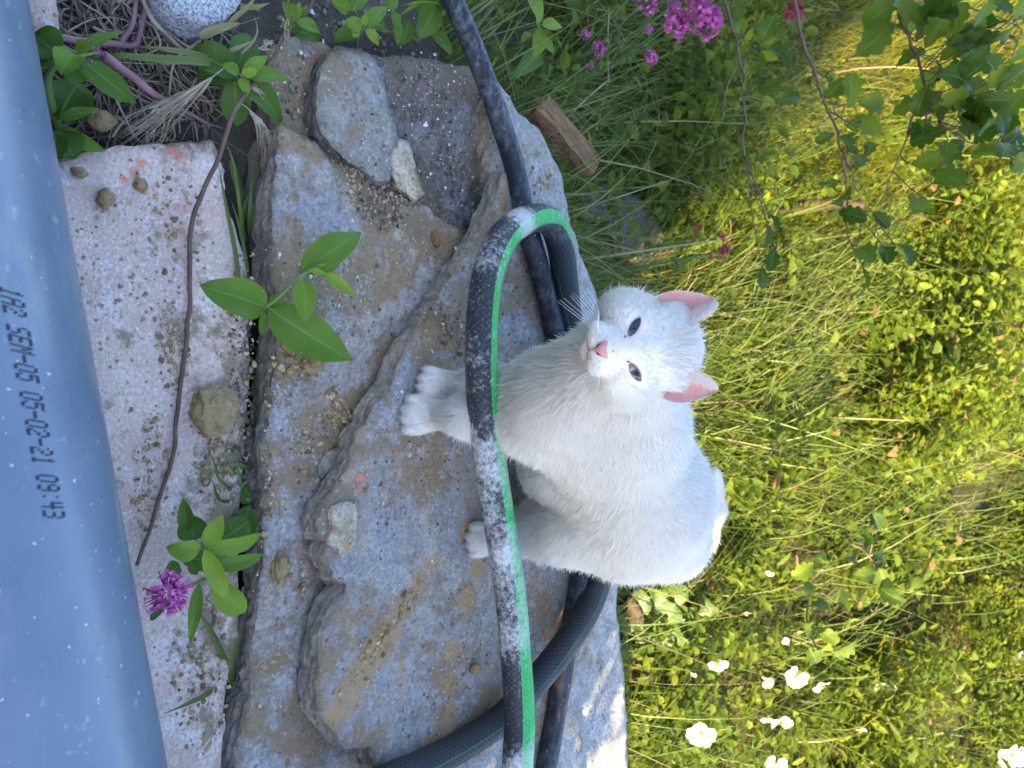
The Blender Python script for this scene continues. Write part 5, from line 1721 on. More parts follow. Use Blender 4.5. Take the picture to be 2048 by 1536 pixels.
def leaf_np(base, tip, width, kind='lance', up=(0, -0.35, 1), bend=0.12, fold=0.18, tint=0.5, wave=0.0, roll=0.0):
    base, tip = np.asarray(base, float), np.asarray(tip, float)
    d = tip - base
    L = np.linalg.norm(d)
    d = d / L
    up = np.asarray(up, float)
    n = up - d * (up @ d)
    n /= np.linalg.norm(n) + 1e-9
    s = np.cross(d, n)
    if roll:
        n, s = n * math.cos(roll) + s * math.sin(roll), s * math.cos(roll) - n * math.sin(roll)
    nt_ = 34 if kind == 'oak' else 13
    t, u = np.meshgrid(np.linspace(0, 1, nt_), np.linspace(-1, 1, 5), indexing='ij')
    w = profile(kind, t) * width / 2
    shift = (0.0 * L * np.abs(u) * np.cos(t * 2 * math.pi * 3.6 + 0.4) * np.sin(t * math.pi)) if kind == 'oak' else 0
    P = base + d * (t * L + (shift * 0.6 if kind == 'oak' else 0))[..., None] + s * (u * w)[..., None]
    hgt = bend * L * (np.sin(t * math.pi) * 0.9) + np.abs(u) * w * fold * 2 + wave * width * np.sin(t * 9 + u * 2) * np.abs(u)
    P = P + n * hgt[..., None]
    idx = np.arange(nt_ * 5).reshape(nt_, 5)
    q = np.stack((idx[:-1, :-1], idx[1:, :-1], idx[1:, 1:], idx[:-1, 1:]), -1).reshape(-1, 4)
    return P.reshape(-1, 3), [q], {'lu': u.ravel(), 'lv': t.ravel() * L * 40, 'tint': np.full(P.size // 3, tint)}

def px3(p, z):
    return at(p[0], p[1], z)

def floret_head(c, r, n, rng, axis=(0, 0, 1), flat=0.75):
    """rounded cluster of tiny tubular flowers"""
    ax = np.array(axis, float)
    ax /= np.linalg.norm(ax)
    Ps = []
    for k in range(n):
        v = rng.normal(0, 1, 3)
        v /= np.linalg.norm(v)
        if v @ ax < -0.35:
            v = v - 2 * (v @ ax) * ax
        e = c + v * r * (0.55 + 0.45 * rng.random()) * np.array((1, 1, flat))
        b = c + (e - c) * 0.45
        d = (e - c) / (np.linalg.norm(e - c) + 1e-9) + rng.normal(0, 0.15, 3)
        d /= np.linalg.norm(d)
        a = np.cross(d, (0.3, 0.2, 1.0))
        a /= np.linalg.norm(a) + 1e-9
        b2 = np.cross(d, a)
        tn = rng.random()
        fr = r * (0.13 + 0.05 * rng.random())
        ring = []
        for j in range(10):
            th = j * math.pi / 5 + tn
            rr = fr * (1.0 if j % 2 == 0 else 0.42)
            ring.append(e + (a * math.cos(th) + b2 * math.sin(th)) * rr + d * fr * 0.25 * (1 if j % 2 == 0 else 0))
        V = np.array([b - a * fr * .2, b + a * fr * .2, e - a * fr * .22, e + a * fr * .22, e] + ring)
        T = [(0, 1, 3), (0, 3, 2)] + [(4, 5 + j, 5 + (j + 1) % 10) for j in range(10)]
        at_ = np.full(len(V), 0.35 + 0.6 * tn)
        at_[:2] = 0.05
        Ps.append((V, [np.array(T)], {'tint': at_}))
    return join(Ps)

PINK = ramp_attr_mat('pink_floret', [(0.0, (0.10, 0.02, 0.05)), (0.35, (0.36, 0.05, 0.21)), (0.7, (0.58, 0.11, 0.40)), (1.0, (0.72, 0.26, 0.56))], 0.55, 0.3, 0.3)
RED = ramp_attr_mat('red_floret', [(0.0, (0.06, 0.01, 0.015)), (0.4, (0.24, 0.02, 0.05)), (1.0, (0.40, 0.05, 0.11))], 0.55, 0.3, 0.25)
PRNG = np.random.default_rng(99)
shade_shrub()

def plant(name, label, cat, root_p, stems, leaves, heads=(), group=None, stemmat=None):
    """stems: list of (points, radius); leaves: (base, tip, width, kind, tint, bend, up)"""
    r = empty(name, root_p)
    tag(r, label, cat, group)
    for pts, rad in stems:
        C = catmull(np.array(pts), 6) if len(pts) > 2 else np.array(pts)
        V, f, _, _ = tube(C, np.linspace(rad, rad * 0.7, len(C)), 8)
        part('stem', V, f, [stemmat or STEM], r, attrs={'tint': np.full(len(V), 0.3 + 0.5 * PRNG.random())})
    for lf in leaves:
        b, t, w, kind, tint, bend = lf[:6]
        up = lf[6] if len(lf) > 6 else (PRNG.normal(0, 0.2), -0.4, 1)
        V, f, a = leaf_np(b, t, w, kind, up, bend, 0.10 + 0.18 * PRNG.random(), tint, 0.035 + 0.04 * PRNG.random())
        part('leaf', V, f, [lf[7] if len(lf) > 7 else LEAF], r, attrs=a)
    for c, rd, n, mt in heads:
        V, f, a = floret_head(np.array(c), rd, n, PRNG)
        part('flower_head', V, f, [mt], r, attrs=a, smooth=False)
    return r

def pl(lst, wpx=1500.0):
    """leaf list from picture positions: (bx,by,bz, tx,ty,tz, width px, kind, tint, bend)"""
    out = []
    for bx, by, bz, tx, ty, tz, w, kind, tint, bend in lst:
        b, t = at(bx, by, bz), at(tx, ty, tz)
        dist = np.linalg.norm((b + t) / 2 - CAM)
        out.append((b, t, w * dist / F, kind, tint, bend))
    return out

# valerian seedling in the crack, its leaves spread over both slabs
plant('valerian_seedling', 'young green plant with an oval leaf over granite and pointed leaves over the front slab', 'plant', at(522, 640, -0.04),
      [([at(520, 665, -0.04), at(522, 640, 0.01), at(530, 615, 0.045)], 0.0022), ([at(530, 615, 0.045), at(562, 590, 0.062), at(600, 552, 0.080), at(625, 541, 0.088)], 0.0020)],
      pl([(532, 615, .046, 399, 572, .050, 72, 'oval', .42, .12), (534, 614, .046, 705, 722, .050, 88, 'lance', .38, .10), (600, 550, .080, 723, 466, .075, 62, 'lance', .45, .14),
          (606, 556, .081, 610, 648, .065, 44, 'lance', .55, .12), (640, 541, .090, 712, 593, .088, 24, 'lance', .78, .12), (620, 543, .088, 676, 533, .090, 20, 'lance', .72, .08),
          (536, 606, .047, 575, 588, .055, 20, 'lance', .62, .1), (534, 622, .045, 572, 612, .045, 12, 'lance', .6, .1), (528, 622, .043, 522, 672, .015, 16, 'lance', .35, .1), (618, 540, .088, 655, 548, .095, 14, 'lance', .85, .1)]),
      group='red valerian plants')
plant('red_valerian', 'green leafed plant with one round pink flower head beside the pipe', 'plant', at(480, 1120, -0.03),
      [([at(478, 1130, -.03), at(450, 1140, .02), at(405, 1160, .055), at(372, 1175, .085), at(345, 1185, .098)], 0.0020), ([at(460, 1120, 0.0), at(420, 1105, .07), at(405, 1095, .09)], 0.0018)],
      pl([(410, 1096, .092, 528, 1066, .080, 40, 'lance', .62, .1), (405, 1130, .070, 531, 1108, .065, 34, 'lance', .40, .1), (412, 1094, .093, 445, 1028, .090, 36, 'lance', .75, .1), (402, 1096, .092, 332, 1095, .085, 40, 'oval', .70, .1),
          (408, 1098, .093, 456, 1200, .080, 34, 'lance', .85, .12), (425, 1160, .065, 488, 1226, .055, 46, 'oval', .75, .12), (398, 1165, .062, 380, 1288, .050, 24, 'lance', .5, .1),
          (375, 1060, .03, 366, 995, .03, 30, 'lance', .3, .1), (390, 1080, .03, 375, 1030, .03, 52, 'oval', .12, .1), (470, 1090, .0, 500, 1010, .0, 50, 'oval', .12, .1), (440, 1080, .01, 500, 1040, .01, 54, 'oval', .16, .1), (455, 1110, .0, 360, 1120, .01, 46, 'oval', .1, .1),
          (392, 1150, .06, 378, 1108, .06, 18, 'lance', .3, .1), (360, 1130, .02, 330, 1150, .02, 36, 'oval', .15, .1), (470, 1000, -.01, 498, 975, -.01, 44, 'oval', .3, .1), (300, 1240, .02, 345, 1190, .06, 14, 'lance', .3, .05)]),
      [(at(336, 1186, .100), 0.0205, 150, PINK)], group='red valerian plants')
plant('red_valerian', 'dark green plant with glossy leaves and tiny pink buds against the pipe at top', 'plant', at(118, 250, -0.02),
      [([at(118, 256, -.02), at(104, 215, .0), at(95, 160, .03), at(112, 125, .055)], 0.0040), ([at(112, 125, .055), at(160, 112, .066), at(195, 104, .07)], 0.0018)],
      pl([(120, 112, .056, 64, 66, .05, 56, 'oval', .12, .14), (118, 118, .055, 68, 125, .05, 50, 'oval', .10, .12), (160, 118, .066, 272, 208, .04, 42, 'lance', .18, .1), (155, 108, .064, 250, 62, .07, 20, 'lance', .35, .1), (140, 112, .060, 175, 160, .05, 62, 'oval', .15, .12),
          (118, 240, .0, 160, 165, .0, 84, 'oval', .12, .1), (120, 258, .0, 212, 303, .0, 30, 'lance', .5, .1), (118, 258, .0, 150, 318, .0, 56, 'oval', .18, .1), (118, 240, .01, 200, 217, .02, 20, 'lance', .4, .1), (112, 262, .0, 112, 320, .0, 40, 'oval', .15, .1),
          (150, 108, .066, 122, 150, .075, 46, 'oval', .5, .15), (150, 100, .062, 195, 90, .07, 26, 'lance', .55, .1)]),
      [(at(196, 104, .072), 0.0055, 22, PINK), (at(184, 124, .068), 0.0045, 14, PINK)], group='red valerian plants')
plant('red_valerian', 'leafy green rosette between the straw and the crusty slate corner', 'plant', at(470, 200, -0.03),
      [([at(472, 205, -.03), at(475, 180, 0), at(482, 155, .04)], 0.0022)],
      pl([(480, 152, .04, 582, 163, .035, 32, 'lance', .5, .1), (478, 150, .04, 375, 105, .02, 58, 'oval', .14, .1), (484, 160, .035, 562, 245, .0, 44, 'oval', .22, .1), (470, 160, .03, 472, 252, .0, 50, 'oval', .22, .1), (482, 155, .045, 495, 194, .045, 20, 'lance', .75, .1),
          (484, 150, .045, 535, 112, .04, 24, 'lance', .65, .1), (478, 146, .045, 440, 130, .045, 24, 'lance', .55, .1), (470, 145, .03, 395, 150, .015, 44, 'oval', .12, .1), (486, 160, .03, 540, 200, .01, 34, 'oval', .3, .1), (474, 135, .03, 500, 70, .02, 50, 'oval', .15, .1), (482, 150, .05, 515, 140, .05, 18, 'lance', .85, .1)]), group='red valerian plants')
plant('red_valerian', 'small budding plant above the crusty slate corner', 'plant', at(600, 50, -0.01),
      [([at(606, 62, -.01), at(598, 50, .02), at(590, 40, .05)], 0.0018)],
      pl([(590, 42, .05, 565, 2, .045, 26, 'lance', .4, .1), (590, 44, .05, 642, 70, .03, 24, 'lance', .45, .1), (588, 40, .05, 600, 4, .05, 16, 'lance', .6, .1), (588, 46, .045, 562, 56, .04, 20, 'lance', .55, .1), (596, 40, .04, 616, 8, .05, 12, 'lance', .4, .1), (580, 60, .0, 640, 78, .0, 30, 'oval', .15, .1)]),
      [(at(585, 40, .055), 0.0052, 16, RED)], group='red valerian plants')
plant('red_valerian', 'small plant with reddish bud and pointed leaves above the rounded flagstone', 'plant', at(715, 75, -0.01),
      [([at(712, 90, -.01), at(718, 70, .02), at(728, 54, .05)], 0.0018)],
      pl([(726, 56, .05, 775, 14, .05, 28, 'lance', .5, .1), (724, 56, .05, 690, 42, .05, 26, 'oval', .6, .1), (728, 58, .05, 758, 92, .03, 20, 'lance', .7, .1), (722, 62, .04, 665, 85, .01, 30, 'lance', .25, .1), (735, 50, .04, 775, 60, .02, 40, 'oval', .18, .1), (726, 52, .055, 732, 25, .06, 14, 'lance', .7, .1), (712, 62, .05, 708, 76, .05, 16, 'lance', .8, .1), (700, 20, .03, 735, -10, .03, 26, 'lance', .5, .1), (700, 22, .03, 660, 0, .03, 26, 'lance', .5, .1), (706, 20, .035, 714, 30, .03, 16, 'lance', .8, .1)]),
      [(at(732, 52, .056), 0.0055, 18, RED)], group='red valerian plants')
plant('red_valerian', 'broad leafed plant beside the smooth pipe at the top edge', 'plant', at(830, 60, -0.03),
      [([at(835, 85, -.04), at(800, 50, .0), at(785, 20, .03)], 0.002), ([at(900, 90, -.04), at(880, 40, .01), at(900, 10, .03)], 0.0016)],
      pl([(872, 12, .02, 835, 80, .0, 48, 'lance', .25, .1), (782, 25, .03, 800, 60, .02, 22, 'lance', .3, .1), (780, 20, .04, 785, -20, .05, 26, 'lance', .3, .1), (790, 40, .02, 795, 92, .0, 20, 'lance', .3, .1), (870, 10, .03, 790, 40, .02, 10, 'blade', .55, .2), (880, 10, .03, 800, 12, .03, 6, 'blade', .6, .1), (860, 60, .0, 905, 110, .0, 26, 'oval', .25, .1), (820, 40, .0, 800, 95, -.01, 34, 'lance', .15, .1), (850, 20, .0, 820, -10, .0, 40, 'oval', .15, .1)]), group='red valerian plants')
plant('red_valerian', 'upright leafy shoot just beyond the smooth pipe at the top', 'plant', at(1080, 100, -0.15),
      [([at(1082, 130, -.15), at(1080, 90, -.05), at(1078, 50, .03)], 0.002)],
      pl([(1078, 48, .03, 1050, -20, .04, 46, 'lance', .62, .1), (1080, 55, .02, 1066, 122, .0, 30, 'lance', .6, .15), (1084, 52, .03, 1125, 55, .03, 26, 'lance', .7, .1), (1082, 80, -.02, 1110, 110, -.03, 24, 'lance', .45, .1), (1078, 110, -.06, 1020, 160, -.03, 40, 'lance', .3, .1), (1060, 130, -.06, 1030, 145, -.03, 26, 'oval', .4, .1), (1064, 140, -.06, 1090, 160, -.03, 30, 'lance', .3, .1)]), group='red valerian plants')
# flowering valerian clumps in the grass
def clump(label, flower_px, y, mat, sizes, seed):
    rng = np.random.default_rng(seed)
    heads, stems, leaves = [], [], []
    c0 = W(flower_px[0][0], flower_px[0][1], y)
    base = np.array((c0[0] + 0.02, c0[1] + 0.03, float(ground_h(c0[0] + .02, c0[1] + .03))))
    for (a, b), s in zip(flower_px, sizes):
        c = W(a, b, y + rng.normal(0, 0.015))
        rd = s * np.linalg.norm(c - CAM) / F
        heads.append((c, rd, int(40 + s * 2.2), mat))
        p0 = base + np.array((rng.normal(0, 0.02), rng.normal(0, 0.02), 0))
        m1 = p0 * 0.45 + c * 0.55 + np.array((rng.normal(0, 0.012), 0.015, 0.0))
        stems.append(([p0, m1, c - np.array((0, 0, rd * 0.4))], 0.0016))
        for k in range(5):
            f = 0.25 + 0.14 * k
            b_ = p0 * (1 - f) + m1 * f if f < .55 else m1 * (1 - (f - .55) / .45) + c * (f - .55) / .45
            az = rng.random() * 6.283
            ln = 0.045 * (1.15 - f)
            leaves.append((b_, b_ + np.array((math.cos(az) * ln, math.sin(az) * ln, ln * .35)), ln * .4, 'lance', .2 + .4 * rng.random(), .12))
    plant('red_valerian', label, 'plant', base, stems, leaves, heads, group='red valerian plants')
clump('valerian clump with the largest bright pink flower heads at the top of the grass', [(1408, 38), (1352, 48), (1390, 12), (1345, 15)], 1.12, PINK, (40, 33, 28, 20), 1)
clump('pink valerian with a single small round head low in the grass', [(1300, 115), (1297, 60)], 1.02, PINK, (17, 11), 2)
clump('pink valerian with small head half hidden by a bent straw', [(1197, 100), (1170, 68), (1180, 130)], 0.93, PINK, (19, 12, 10), 3)
clump('pink valerian heads cut by the top edge right of the broad shoot', [(1293, 5), (1270, -12)], 1.05, PINK, (24, 18), 4)
clump('dark pink valerian head peeking out behind the smooth pipe', [(955, 8), (900, 10), (962, -10)], 0.80, RED, (20, 14, 18), 5)
clump('crimson valerian head in shade near the sunny lawn at top', [(1588, 18), (1578, 34)], 1.40, RED, (24, 16), 6)
clump('crimson valerian flowers in deep shade left of the cat\'s ears', [(1440, 505), (1450, 500), (1417, 512), (1443, 472), (1393, 455), (1385, 478)], 1.10, RED, (15, 13, 10, 11, 10, 8), 7)
# ---- oak twigs hanging in from the top corner
def oak(label, twigs, leaves, y, seed, lit=0.3, group='oak twigs', size=1.0, bark=True):
    rng = np.random.default_rng(seed)
    T = [[W(a, b, y + dy) for a, b, dy in tw] for tw in twigs]
    r = empty('oak_branch', T[0][0])
    tag(r, label, 'branch', group)
    allp = []
    for tw, px in zip(T, twigs):
        C = catmull(np.array(tw), 8)
        C = C + np.column_stack((vnoise(C * 60, seed), vnoise(C * 60, seed + 1), vnoise(C * 60, seed + 2))) * 0.003
        r0 = 0.0030 if tw is T[0] else 0.0018
        V, f, _, _ = tube(C, np.linspace(r0, r0 * 0.45, len(C)), 7)
        part('twig', V, f, [BARK], r, attrs={'tint': np.clip(0.5 + 0.3 * vnoise(V * 200, 3), 0, 1)})
        allp.append(C)
    allp = np.vstack(allp)
    Ps = []
    for (a, b, s, *ang) in leaves:
        c = W(a, b, y + rng.normal(0, 0.05))
        q = allp[np.argmin(((allp - c) ** 2).sum(1))]
        ln = s * np.linalg.norm(c - CAM) / F * (1.0 + 0.2 * rng.random()) * size
        d = c - q
        nd = np.linalg.norm(d)
        d = d / (nd + 1e-9) if nd > 0.02 else rng.normal(0, 1, 3)
        d = d + rng.normal(0, 0.45, 3) + np.array((0, -0.1, -0.15))
        d /= np.linalg.norm(d)
        b0 = c - d * ln * 0.5
        up = np.array((rng.normal(0, 0.5), -0.8 + rng.normal(0, 0.35), 0.6 + rng.normal(0, 0.3)))
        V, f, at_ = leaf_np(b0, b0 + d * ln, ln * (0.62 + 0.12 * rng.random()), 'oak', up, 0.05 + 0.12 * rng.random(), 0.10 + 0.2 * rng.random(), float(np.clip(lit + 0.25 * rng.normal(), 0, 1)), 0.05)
        part('leaf', V, f, [OAK], r, attrs=at_)
        md = (q + b0) / 2 + rng.normal(0, 0.006, 3)
        V, f, _, _ = tube(catmull(np.array((q, md, b0, b0 + d * ln * .15)), 4), 0.0009, 5)
        part('leaf_stalk', V, f, [BARK], r, attrs={'tint': np.full(len(V), 0.4)})

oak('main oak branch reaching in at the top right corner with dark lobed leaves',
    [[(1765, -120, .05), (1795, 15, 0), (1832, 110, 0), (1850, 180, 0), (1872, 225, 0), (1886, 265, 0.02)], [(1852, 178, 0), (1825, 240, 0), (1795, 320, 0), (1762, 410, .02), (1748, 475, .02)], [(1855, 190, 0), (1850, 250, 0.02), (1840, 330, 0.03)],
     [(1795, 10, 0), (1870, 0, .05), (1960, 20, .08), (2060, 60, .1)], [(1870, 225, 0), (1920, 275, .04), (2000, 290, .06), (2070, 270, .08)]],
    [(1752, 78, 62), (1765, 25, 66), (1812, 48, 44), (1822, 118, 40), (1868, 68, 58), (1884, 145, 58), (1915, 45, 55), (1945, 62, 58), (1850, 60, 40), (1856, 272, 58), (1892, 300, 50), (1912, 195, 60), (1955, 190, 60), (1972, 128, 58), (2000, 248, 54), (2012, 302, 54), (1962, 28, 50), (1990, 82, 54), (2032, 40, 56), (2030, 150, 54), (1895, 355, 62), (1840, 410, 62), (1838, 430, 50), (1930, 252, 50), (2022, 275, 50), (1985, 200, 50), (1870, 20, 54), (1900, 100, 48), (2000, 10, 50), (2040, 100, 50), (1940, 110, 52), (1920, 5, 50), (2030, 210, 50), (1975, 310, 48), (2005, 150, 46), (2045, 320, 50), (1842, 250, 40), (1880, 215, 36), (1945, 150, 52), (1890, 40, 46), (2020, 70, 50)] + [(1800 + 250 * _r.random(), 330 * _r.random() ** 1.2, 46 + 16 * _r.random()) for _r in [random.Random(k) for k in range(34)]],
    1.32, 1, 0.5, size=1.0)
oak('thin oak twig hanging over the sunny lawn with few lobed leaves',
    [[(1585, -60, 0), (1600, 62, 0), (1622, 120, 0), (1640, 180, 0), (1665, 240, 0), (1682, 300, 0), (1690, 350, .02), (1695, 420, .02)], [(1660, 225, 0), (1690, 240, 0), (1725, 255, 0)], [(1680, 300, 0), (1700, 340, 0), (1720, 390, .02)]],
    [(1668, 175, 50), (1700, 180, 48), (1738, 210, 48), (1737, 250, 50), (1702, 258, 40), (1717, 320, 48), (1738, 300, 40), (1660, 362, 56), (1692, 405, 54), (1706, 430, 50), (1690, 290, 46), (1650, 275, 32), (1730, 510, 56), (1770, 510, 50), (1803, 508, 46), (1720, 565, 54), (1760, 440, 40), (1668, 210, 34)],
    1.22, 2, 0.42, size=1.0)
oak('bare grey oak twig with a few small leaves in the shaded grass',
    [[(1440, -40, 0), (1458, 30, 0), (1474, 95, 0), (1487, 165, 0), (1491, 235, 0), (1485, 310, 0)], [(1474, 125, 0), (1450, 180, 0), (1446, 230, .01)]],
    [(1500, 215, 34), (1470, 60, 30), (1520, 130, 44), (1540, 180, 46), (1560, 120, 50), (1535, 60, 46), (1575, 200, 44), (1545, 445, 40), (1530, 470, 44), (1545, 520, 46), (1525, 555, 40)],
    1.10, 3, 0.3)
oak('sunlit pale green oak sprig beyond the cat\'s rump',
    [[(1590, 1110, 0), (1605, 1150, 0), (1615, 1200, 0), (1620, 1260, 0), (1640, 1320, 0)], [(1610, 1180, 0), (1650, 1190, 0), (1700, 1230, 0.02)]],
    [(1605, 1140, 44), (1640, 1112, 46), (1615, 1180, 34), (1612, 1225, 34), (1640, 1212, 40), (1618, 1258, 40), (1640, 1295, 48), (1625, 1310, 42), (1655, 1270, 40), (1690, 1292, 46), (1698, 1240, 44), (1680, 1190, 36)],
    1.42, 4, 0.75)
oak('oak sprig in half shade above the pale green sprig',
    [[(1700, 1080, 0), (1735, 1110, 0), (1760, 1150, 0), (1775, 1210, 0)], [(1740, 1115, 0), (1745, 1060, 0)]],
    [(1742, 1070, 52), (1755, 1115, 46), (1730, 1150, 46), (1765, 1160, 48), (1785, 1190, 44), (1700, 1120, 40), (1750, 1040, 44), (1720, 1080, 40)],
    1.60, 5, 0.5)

# ---- ivy and rose leaves beside the slab end
IVY = ramp_attr_mat('ivy_leaf', [(0.0, (0.03, 0.07, 0.015)), (1.0, (0.085, 0.15, 0.03))], 0.4, 0.45, 0.3, [(0.0, (0.15, 0.25, 0.01)), (1.0, (0.32, 0.40, 0.03))], vein=True)
def ivy():
    rng = np.random.default_rng(12)
    r = empty('ivy', at(1300, 1220, -0.22))
    tag(r, 'bright green ivy leaves climbing the bank under the cat\'s rump', 'ivy')
    pts = [(1275, 1200, 62), (1352, 1185, 60), (1330, 1225, 66), (1288, 1258, 58), (1347, 1272, 56), (1395, 1262, 54), (1318, 1190, 44), (1370, 1225, 48), (1310, 1270, 46), (1250, 1300, 44), (1255, 1250, 40), (1415, 1215, 40)]
    root = at(1300, 1235, -0.2)
    for a, b, s in pts:
        c = at(a, b, -0.09 - 0.05 * rng.random())
        ln = s * np.linalg.norm(c - CAM) / F
        az = rng.normal(0, 0.7) - 0.4
        d = np.array((math.sin(az), -0.4 * math.cos(az), -0.9 * math.cos(az)))
        d /= np.linalg.norm(d)
        b0 = c - d * ln * 0.4
        V, f, a_ = leaf_np(b0, b0 + d * ln, ln * 1.05, 'ivy', (rng.normal(0.2, 0.3), -1, 0.6), 0.06, 0.10, 0.3 + 0.6 * rng.random(), 0.03)
        part('leaf', V, f, [IVY], r, attrs=a_)
        V, f, _, _ = tube(catmull(np.array((root + rng.normal(0, 0.02, 3), (root + b0) / 2 + np.array((0, 0.02, 0)), b0, b0 + d * .004)), 4), 0.0009, 5)
        part('leaf_stalk', V, f, [STEM], r, attrs={'tint': np.full(len(V), 0.4)})
ivy()

# ---- wild roses
PETm = Mat('rose_petal')
_n = PETm.noise(60, 3, 0.5)
PETm.fin(PETm.mix(_n, (0.46, 0.41, 0.41), (0.58, 0.53, 0.52)), 0.6, 0.2)
PET = PETm.translucent((0.55, 0.48, 0.48), 0.3)
PETPm = Mat('pink_petal')
PETPm.fin((0.68, 0.45, 0.44), 0.6, 0.2)
PETP = PETPm.translucent((0.8, 0.5, 0.5), 0.35)
STA = Mat('stamen').fin((0.55, 0.36, 0.05), 0.7, 0.2)
def rose(label, a, b, z, rpx, n_pet, seed, tilt, mat=None):
    rng = np.random.default_rng(seed)
    zz = z + 0.075
    c = at(a, b, zz)
    while zz < float(ground_h(float(c[0]), float(c[1]))) + 0.14:
        zz += 0.01
        c = at(a, b, zz)
    R_ = 0.78 * rpx * np.linalg.norm(c - CAM) / F
    r = empty('wild_rose', c)
    tag(r, label, 'flower', 'wild rose flowers')
    ax = np.array((0.35 + tilt[0], -0.75 + tilt[1], 0.55))
    ax /= np.linalg.norm(ax)
    e1 = np.cross(ax, (0, 0, 1.0))
    e1 /= np.linalg.norm(e1)
    e2 = np.cross(ax, e1)
    a0 = rng.random() * 6
    for k in range(n_pet):
        th = a0 + k * 2 * math.pi / 5
        d = e1 * math.cos(th) + e2 * math.sin(th)
        s = np.cross(ax, d)
        t, u = np.meshgrid(np.linspace(0, 1, 8), np.linspace(-1, 1, 7), indexing='ij')
        w = np.sin(np.clip(t, 0, 1) ** 0.8 * math.pi * 0.62) ** 0.9 * 0.56 * R_
        lift_k = 0.8 + 0.4 * rng.random()
        notch = 0.14 * np.exp(-(u / 0.35) ** 2) * t ** 4
        P = c + d * ((0.08 + t * (0.95 - notch) - 0.18 * u * u * t * t) * R_)[..., None] + s * (u * w)[..., None] + ax * ((0.30 * t ** 1.5 - 0.10 * t * u * u + 0.05 * np.sin(u * 3 + k)) * R_ * lift_k)[..., None]
        idx = np.arange(56).reshape(8, 7)
        q = np.stack((idx[:-1, :-1], idx[1:, :-1], idx[1:, 1:], idx[:-1, 1:]), -1).reshape(-1, 4)
        part('petal', P.reshape(-1, 3), [q], [mat or PET], r)
    Ps = []
    for k in range(26):
        v = e1 * rng.normal(0, 0.14) + e2 * rng.normal(0, 0.14)
        p0, p1 = c + ax * R_ * 0.05, c + v * R_ + ax * R_ * (0.16 + 0.08 * rng.random())
        V, f, _, _ = tube(np.array((p0, p1 * 0.9 + p0 * 0.1, p1)), (0.0002, 0.0003, 0.0008), 5)
        Ps.append((V, f))
    V, f, _ = join(Ps)
    part('stamens', V, f, [STA], r)
    V, f, _, _ = tube(catmull(np.array((c - ax * R_ * .05, c - ax * R_ * 0.8 + np.array((0, 0, -.01)), np.array((c[0] + .02, c[1] + .05, float(ground_h(c[0] + .02, c[1] + .05)))))), 5), 0.0011, 6)
    part('stalk', V, f, [STEM], r, attrs={'tint': np.full(len(V), 0.5)})
rose('largest fully open white rose near the lower edge', 1402, 1465, -0.10, 34, 5, 1, (0, 0))
rose('half open white rose left of the largest rose beside tall grass', 1436, 1326, -0.11, 24, 3, 2, (.3, .1))
rose('white rose with spread petals under the long green stem', 1592, 1352, -0.12, 27, 4, 3, (-.2, .1))
rose('pinkish white rose with orange fallen stamens beside it', 1645, 1372, -0.12, 22, 3, 4, (.2, .2))
rose('white rose crossed by a horizontal grass stem at right', 1767, 1376, -0.14, 26, 3, 5, (0, .2))
rose('small white rose left of the spread rose among green leaves', 1530, 1362, -0.12, 20, 3, 6, (.4, -.2))
rose('white rose with two petals folded above the lower edge middle', 1562, 1443, -0.11, 25, 4, 7, (.1, .3))
rose('single round white petal rose close to the folded one', 1534, 1436, -0.11, 15, 2, 8, (.4, .1))
rose('pale rose in the bottom right corner', 2022, 1508, -0.16, 30, 5, 9, (0, .1))
rose('white rose at the far right edge halfway down the meadow', 2046, 1310, -0.2, 20, 3, 10, (.2, .2))
rose('white rose cut by the bottom edge', 1552, 1524, -0.10, 24, 4, 11, (0, 0))
rose('small pale pink rose bud at the edge of the grass behind the rump', 1542, 1143, -0.14, 14, 2, 12, (.2, .2), PETP)
rose('pale pink rose petals lying among thin stems', 1492, 1228, -0.14, 15, 2, 13, (.4, .2), PETP)
rose('small pink bud below the spread roses', 1720, 1462, -0.14, 14, 2, 14, (.1, .2), PETP)
rose('tiny white rose half hidden in leaves near the slab end', 1383, 1350, -0.13, 12, 2, 15, (.2, .2))
rose('faded rose petals in the shade of the oak sprig', 1565, 1280, -0.16, 16, 2, 16, (.4, .2))
rose('pale narrow rose petals seen edge on beside the faded one', 1596, 1265, -0.16, 14, 2, 17, (.5, .3))

# rose bush leaflets
def rose_leaves():
    rng = np.random.default_rng(44)
    n = 1500
    px = 1290 + 480 * rng.random(n)
    py = 1250 + 330 * rng.random(n)
    pos, dr, up, ln = [], [], [], []
    for k in range(n // 5):
        c = at(px[k], py[k], -0.13 + 0.05 * rng.random())
        az = rng.random() * 6.283
        d = np.array((math.cos(az), math.sin(az), rng.normal(0, 0.25)))
        s = np.cross(d, (0, 0, 1.0))
        u = np.array((rng.normal(0.1, 0.3), rng.normal(-0.35, 0.3), 1))
        L = 0.018 + 0.012 * rng.random()
        for f, sg in ((0, -1), (0, 1), (1, -1), (1, 1), (1.6, 0)):
            pos.append(c + d * L * f * 0.9)
            dr.append(d * (0.35 if sg else 1.0) + s * sg * 0.9)
            up.append(u)
            ln.append(L * (0.85 + 0.3 * rng.random()))
    ln = np.array(ln)
    A = small_leaves(np.array(pos), np.array(dr), np.array(up), ln, ln * 0.68, np.clip(0.55 + 0.2 * rng.normal(0, 1, len(ln)), 0, 0.88))
    o = link('rose_foliage', mesh_np('rose_foliage', A[0], A[1], [COVER], attrs=A[2]))
    tag(o, kind='stuff')
rose_leaves()

